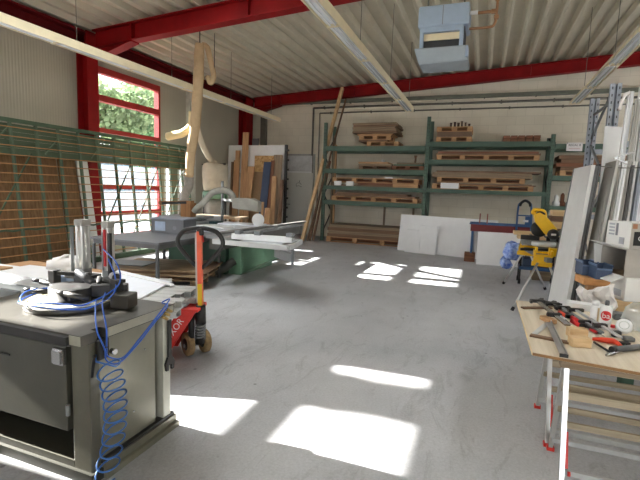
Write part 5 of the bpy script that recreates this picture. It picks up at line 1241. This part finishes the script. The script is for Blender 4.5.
# things on the bench
def batten(label, p, q, w_, t_, m, z=BT, nm='batten', cat='batten'):
    a, e = on(*p, z), on(*q, z); b = MB(); b.bar(a+Vector((0, 0, t_/2)), e+Vector((0, 0, t_/2)), w_, t_); return tag(b.build(nm, m, bevel=.002), label, cat)
batten('flat wooden batten at the far left corner of the bench', (522, 308.5), (551, 308.5), .045, .012, WB['x'])
batten('flat wooden batten under the steel angle on the bench', (530, 336), (575, 345), .045, .014, WB['x'])
batten('short pine block under the bar clamp on the bench', (543, 319), (553, 324), .06, .03, W['x'], nm='wood_block', cat='wood block')
def clampbar(label, p, q, m, z0, head=m_black, grip=None, bw=.022):
    a, e = on(*p, BT)+Vector((0, 0, z0)), on(*q, BT)+Vector((0, 0, z0)); d = (e-a).normalized(); s_ = Vector((-d.y, d.x, 0))
    t = thing('bar_clamp', label, 'clamp', a); b = MB(); b.bar(a, e, bw, .012); b.build('bar', m, t)
    b = MB(); b.bar(a-s_*.06, a+s_*.06, .03, .028); b.bar(a-s_*.06+d*.01, a-s_*.06+d*.05, .02, .028); b.build('fixed_jaw', head, t, bevel=.005)
    j = a.lerp(e, .62); b = MB(); b.bar(j-s_*.055, j+s_*.035, .035, .03); b.build('sliding_jaw', head, t, bevel=.005)
    if grip:
        b = MB(); b.tube([j-s_*.05+d*.01, j-s_*.05-d*.10], .016, 10); b.build('grip', grip, t)
    return t
m_ored = mat('orange_red_grip', c(226, 70, 40), .4, var=.05)
clampbar('long silver bar clamp with black head lying on the left of the bench', (537, 306), (567, 331), m_steel, .042, bw=.038)
clampbar('dark bar clamp lying along the far left bench edge', (540, 302), (562, 306), m_black, .014, m_black)
clampbar('bar clamp with orange red grip beside the silver clamp', (552, 306), (586, 328), m_steel, .02, m_black, m_ored)
clampbar('bar clamp with red jaw lying in front of the spray cans', (562, 311), (602, 337), m_greysteel, .03, m_black, m_inkred)
clampbar('silver bar clamp lying across the middle of the bench tools', (575, 316), (620, 345), m_alupale, .05, m_black)
clampbar('black bar clamp under the silver one among the bench tools', (566, 316), (600, 335), m_black, .012, m_black, m_inkred)
# steel bevel square
t = thing('steel_square', 'flat steel carpenter square lying on the left of the bench', 'square', on(540, 330))
a, bq, e = on(545, 325), on(533, 337), on(548, 325.5)
b = MB(); b.bar(on(547, 324)+Vector((0, 0, .006)), on(533, 336)+Vector((0, 0, .006)), .035, .004); b.build('blade', m_alupale, t)
b = MB(); b.bar(on(548, 325)+Vector((0, 0, .02)), on(563.5, 359)+Vector((0, 0, .02)), .035, .006); b.bar(on(548, 325)+Vector((.016, 0, .03)), on(563.5, 359)+Vector((.016, 0, .03)), .004, .022); b.build('stock', m_alu, t)
b = MB(); e1 = on(563.5, 359)+Vector((0, 0, .02)); b.obox(e1, (.045, .012, .02), rz=0); b.build('end_cap', m_black, t)
# blocks
for (p, z, rz, lab) in (((579, 346), BT, .25, 'lower pale wood block at the front of the bench'), ((576.5, 336.5), BT, .2, 'upper pale wood block right behind the lower one on the bench')):
    ce = on(*p, z); b = MB(); b.obox(ce+Vector((0, 0, .03)), (.115, .07, .06), rz=rz); tag(b.build('wood_block', WP, bevel=.003), lab, 'wood block')
# spray cans
def can(name, label, px, r, h, mbody, cap, logo=False):
    ce = on(*px); t = thing(name, label, 'can', ce); x, y, z = ce
    b = MB(); b.lathe([(0, 0), (r*.94, 0), (r, .006), (r, h*.72), (r*.8, h*.80), (r*.45, h*.84), (0, h*.84)] if logo else [(0, 0), (r*.94, 0), (r, .006), (r, h*.78), (r*.9, h*.82), (0, h*.82)], ce, 24); b.build('can_body', mbody, t)
    b = MB(); rr = r*.4 if logo else r*.86
    b.lathe([(0, 0), (rr, 0), (rr, h*.12), (rr*.8, h*.17), (0, h*.17)], ce+Vector((0, 0, h*.835 if logo else h*.82)), 20); b.build('cap', cap, t)
    d = Vector((0-x, 0-y, 0)).normalized()
    if logo:
        s_ = Vector((-d.y, d.x, 0))
        L = MB(); n_ = 20; rg = []
        for i in range(n_+1):
            rg.append(None)
        cz = z+h*.5; R_ = h*.17
        for i in range(14):
            for j in range(14):
                pass
        cen = None; rim = []
        def surf(u, v):   # wrap onto the can
            ang = u/r; return ce+Vector((0, 0, 0))+(d*math.cos(ang)+s_*math.sin(ang))*(r+.0012)+Vector((0, 0, v))
        rings = []
        for q in (0.001, .5, 1.0):
            rings.append([L.bm.verts.new(surf(R_*q*math.cos(2*PI*i/n_), h*.5+R_*q*math.sin(2*PI*i/n_))) for i in range(n_)])
        for A, B in zip(rings, rings[1:]):
            for i in range(n_): L.bm.faces.new((A[i], A[(i+1) % n_], B[(i+1) % n_], B[i]))
        L.build('red_roundel', m_inkred, t)
        text('lettering', 'ba', R_*1.5, m_paper, t, frame_at(surf(0, h*.5)+d*.0032, s_, (0, 0, 1)))
        for k_ in range(2):
            q = MB(); q.prism([surf(-.02, h*.22-k_*.02), surf(.02, h*.22-k_*.02), surf(.02, h*.235-k_*.02), surf(-.02, h*.235-k_*.02)], d*.001); q.build('text_line', m_inkg, t)
    else:
        q = MB(); s_ = Vector((-d.y, d.x, 0)); ce2 = ce+d*(r*.72)+s_*(r*.72)*(1)
        q.bar(ce2+Vector((0, 0, h*.1)), ce2+Vector((0, 0, h*.74)), r*.45, .004, up=d+s_); q.build('tan_stripe', mat('tan_stripe', c(200, 176, 140), .5), t)
    return t
can('spray_can', 'white spray can with tan stripe left of the red logo bottle', (593.5, 325), .030, .185, m_white, m_white)
can('spray_bottle', 'white bottle with round red logo on the bench', (604.5, 329), .036, .21, m_white, m_grdark, True)
# red plier handle, dark caulking tube, tape, measuring tape
t = thing('cordless_grip_tool', 'orange red handled tool lying in the middle of the bench', 'tool', on(605, 344))
b = MB(); b.tube(arc([on(592, 341)+Vector((0, 0, .015)), on(604, 343)+Vector((0, 0, .02)), on(614, 344.5)+Vector((0, 0, .02)), on(621, 348)+Vector((0, 0, .012))], 5), [.010+.008*math.sin(i/15*PI) for i in range(16)], 10); b.build('handle', m_ored, t)
b = MB(); b.obox(on(624, 346)+Vector((0, 0, .014)), (.06, .04, .028), rz=.4); b.build('head', m_black, t, bevel=.005)
t = thing('caulking_tube', 'dark grey tube tool at the front right of the bench', 'tool', on(625, 352))
b = MB(); b.tube([on(612, 353)+Vector((0, 0, .02)), on(639, 350)+Vector((0, 0, .02))], .019, 14); b.build('tube', m_grdark, t)
b = MB(); b.tube([on(611.5, 353)+Vector((0, 0, .02)), on(614.5, 352.6)+Vector((0, 0, .02))], .022, 14); b.build('collar', m_black, t)
t = thing('sanding_rod', 'thin dark rod lying before the orange red tool', 'rod', on(600, 348))
MB().tube([on(594, 343.5)+Vector((0, 0, .008)), on(611, 354)+Vector((0, 0, .008))], .007, 8).build('rod_shaft', m_black, t)
t = thing('tape_roll', 'white adhesive tape roll standing tilted right of the logo bottle', 'tape', on(624, 334))
ax = Vector((-.25, -.75, .6)).normalized(); ce = on(624, 336)+Vector((0, .02, .062))
b = MB(); b.lathe([(.030, -.02), (.048, -.02), (.048, .02), (.030, .02)], ce, 28, axis=ax); b.build('tape', m_white, t)
b = MB(); b.lathe([(0.0, -.015), (.031, -.021), (.031, .021), (0.0, .015)], ce, 24, axis=ax); b.build('tape_core', mat('core_grey', c(196, 200, 196), .6), t)
t = thing('tape_measure', 'black tape measure below the tape roll on the bench', 'tape measure', on(617, 336))
b = MB(); b.obox(on(616, 337)+Vector((0, 0, .022)), (.06, .035, .045), rz=.5); b.build('case', m_black, t, bevel=.01)
b = MB(); b.obox(on(628, 341)+Vector((0, 0, .015)), (.07, .05, .03), rz=.2); b.build('case_side', m_grdark, t, bevel=.01)
t = thing('red_cap_bottle', 'small pink bottle with red cap beside the tape roll', 'bottle', on(612, 331))
b = MB(); b.lathe([(0, 0), (.02, 0), (.02, .03), (.012, .04), (0, .04)], on(612, 333), 16); b.build('bottle_body', m_sack, t)
b = MB(); b.lathe([(0, 0), (.014, 0), (.014, .018), (0, .018)], on(612, 333)+Vector((0, 0, .04)), 16); b.build('cap', m_inkred, t)
for i, (p, q, m, lab) in enumerate((((606, 357), (622, 353), m_steel, 'steel pliers lying at the front edge of the bench'), ((620, 345.5), (631, 348.5), m_sawgreend, 'small green handled chisel at the right of the bench'),
                                    ((590, 331), (604, 338), m_inkred, 'red screwdriver lying among the bar clamps'), ((560, 317), (571, 326), m_alupale, 'small silver chisel beside the orange red grip'))):
    t = thing('hand_tool', lab, 'tool', on(*p)); a, e = on(*p)+Vector((0, 0, .012)), on(*q)+Vector((0, 0, .012))
    MB().tube([a, a.lerp(e, .5)], [.008, .011], 10).build('handle', m, t); MB().tube([a.lerp(e, .5), e], [.005, .003], 8).build('blade', m_steel, t)
b = MB(); b.prism([on(610, 316), on(631, 319), on(636, 323), on(614, 320)], (0, 0, .05)); tag(b.build('grey_case', m_grdark, bevel=.008), 'dark grey flat case behind the tape roll on the bench', 'case')
b = MB(); b.prism([on(566, 305.5), on(612, 312), on(612, 315), on(566, 308.5)], (0, 0, .055)); tag(b.build('white_rail', m_white, bevel=.003), 'white rail lying on the far bench edge behind the cans', 'rail')
b = MB(); b.lathe([(0, 0), (.10, 0), (.13, .05), (.12, .13), (.08, .18), (0, .19)], on(642, 330), 18)
for v in b.bm.verts: v.co += Vector((random.uniform(-.012, .012), random.uniform(-.012, .012), random.uniform(0, .012)))
tag(b.build('clear_bag', m_clearbag, smooth=True), 'clear plastic bag standing at the right end of the bench', 'bag')

# ================================================================== HEATER
ht = thing('unit_heater', 'grey blue unit heater hanging from the roof', 'heater', (-.66, 6.5, 3.45))
b = MB(); b.box(-1.04, -.36, 6.42, 6.95, 3.93, 4.22); b.build('upper_housing', m_heat, ht, bevel=.03)
b = MB(); b.box(-.99, -.41, 6.5, 6.9, 3.62, 3.93); b.build('core', mat('heater_core_dark', c(60, 62, 66), .6), ht)
b = MB(); b.box(-1.0, -.42, 6.42, 6.5, 3.86, 3.93); b.box(-1.0, -.95, 6.42, 6.5, 3.64, 3.86); b.box(-.47, -.42, 6.42, 6.5, 3.64, 3.86); b.build('outlet_frame', m_heat, ht)
b = MB(); b.box(-.95, -.47, 6.455, 6.475, 3.76, 3.85); b.build('louvre', m_lampc, ht)
b = MB(); b.prism([(-1.07, 6.38, 3.65), (-.37, 6.38, 3.65), (-.33, 6.45, 3.46), (-1.0, 6.45, 3.44), ], (0, .5, 0)); b.build('lower_housing', m_heatd, ht, bevel=.02)
MB().box(-.375, -.345, 6.38, 6.6, 3.50, 3.64).build('side_flap', m_heat, ht)
for x in (-.95, -.45): MB().tube([(x, 6.7, 4.22), (x, 6.7, roofz(x)+.02)], .012, 6).build('hanger_rod', m_pipe, ht)
MB().box(-.71, -.7, 6.417, 6.42, 3.95, 4.20).build('seam', m_inkg, ht)
b = MB(); b.tube([(-.36, 6.6, 4.12), (-.2, 6.6, 4.12), (-.02, 6.6, 4.12)], .022, 8); b.tube(arc([(-.36, 6.6, 3.92), (-.12, 6.6, 3.92), (-.04, 6.6, 3.95), (-.02, 6.6, 4.12), (-.02, 6.6, 4.6), (-.02, 6.6, 5.3)], 5), .018, 8); b.build('copper_pipe', m_copper, ht)
for (x, z) in ((-.06, 4.12), (-.02, 4.28), (-.02, 4.04)): MB().obox((x, 6.6, z), (.06, .06, .05)).build('pipe_fitting', m_copper, ht, bevel=.006)
MB().tube([(-.36, 6.58, 4.12), (-.26, 6.58, 4.12)], .028, 8).build('pipe_insulation', m_white2, ht)
b = MB(); b.tube([(.32, 6.6, 3.7), (.32, 6.6, 3.72)], .01, 6); b.bm.free()

# ================================================================== STRIP LIGHTS
def strip(label, x, y0, y1, z=3.7, seg=1.5):
    t = thing('strip_light', label, 'lamp', (x, (y0+y1)/2, z), group='long strip lights under the roof')
    w_ = .09
    b = MB(); b.box(x+.02, x+w_, y0, y1, z+.02, z+.09); b.build('housing', m_lampc, t)
    b = MB(); b.prism([(x-w_, y0, z-.0), (x+w_-.01, y0, z+.0), (x+w_-.01, y0, z+.008), (x+.03, y0, z+.05), (x-.03, y0, z+.05), (x-w_, y0, z+.008)], (0, y1-y0, 0)); b.build('reflector', m_refl, t)
    for dx in (-.035, .035): MB().tube([(x+dx-.01, y0+.05, z-.014), (x+dx-.01, y1-.05, z-.014)], .013, 8).build('tube', m_tube, t)
    b = MB(); b.box(x-w_-.008, x-w_, y0, y1, z-.03, z+.02); b.build('edge_rail', m_lampc, t)
    b = MB(); b.box(x+w_-.01, x+w_+.0, y0, y1, z-.035, z+.02); b.build('edge_rail', m_lampc, t)
    y = y1-.01
    while y > y0:
        b = MB(); b.box(x-w_, x+w_-.01, y-.025, y, z-.035, z-.0); b.build('cross_bar', m_lampc, t)
        y -= seg
    y = y1-.6
    while y > y0:
        for dx in (0,):
            MB().tube([(x+.055, y, z+.09), (x+.055, y, roofz(x)+.02)], .006, 5).build('suspension_wire', m_pipe, t)
        y -= 2.2
    return t
strip('strip light nearest the left window wall', -6.13, .5, 12.45)
strip('strip light in the middle of the roof beside the heater', -1.91, .5, 11.4)
strip('strip light at the right above the grey rack', 1.69, 1.2, 11.0)
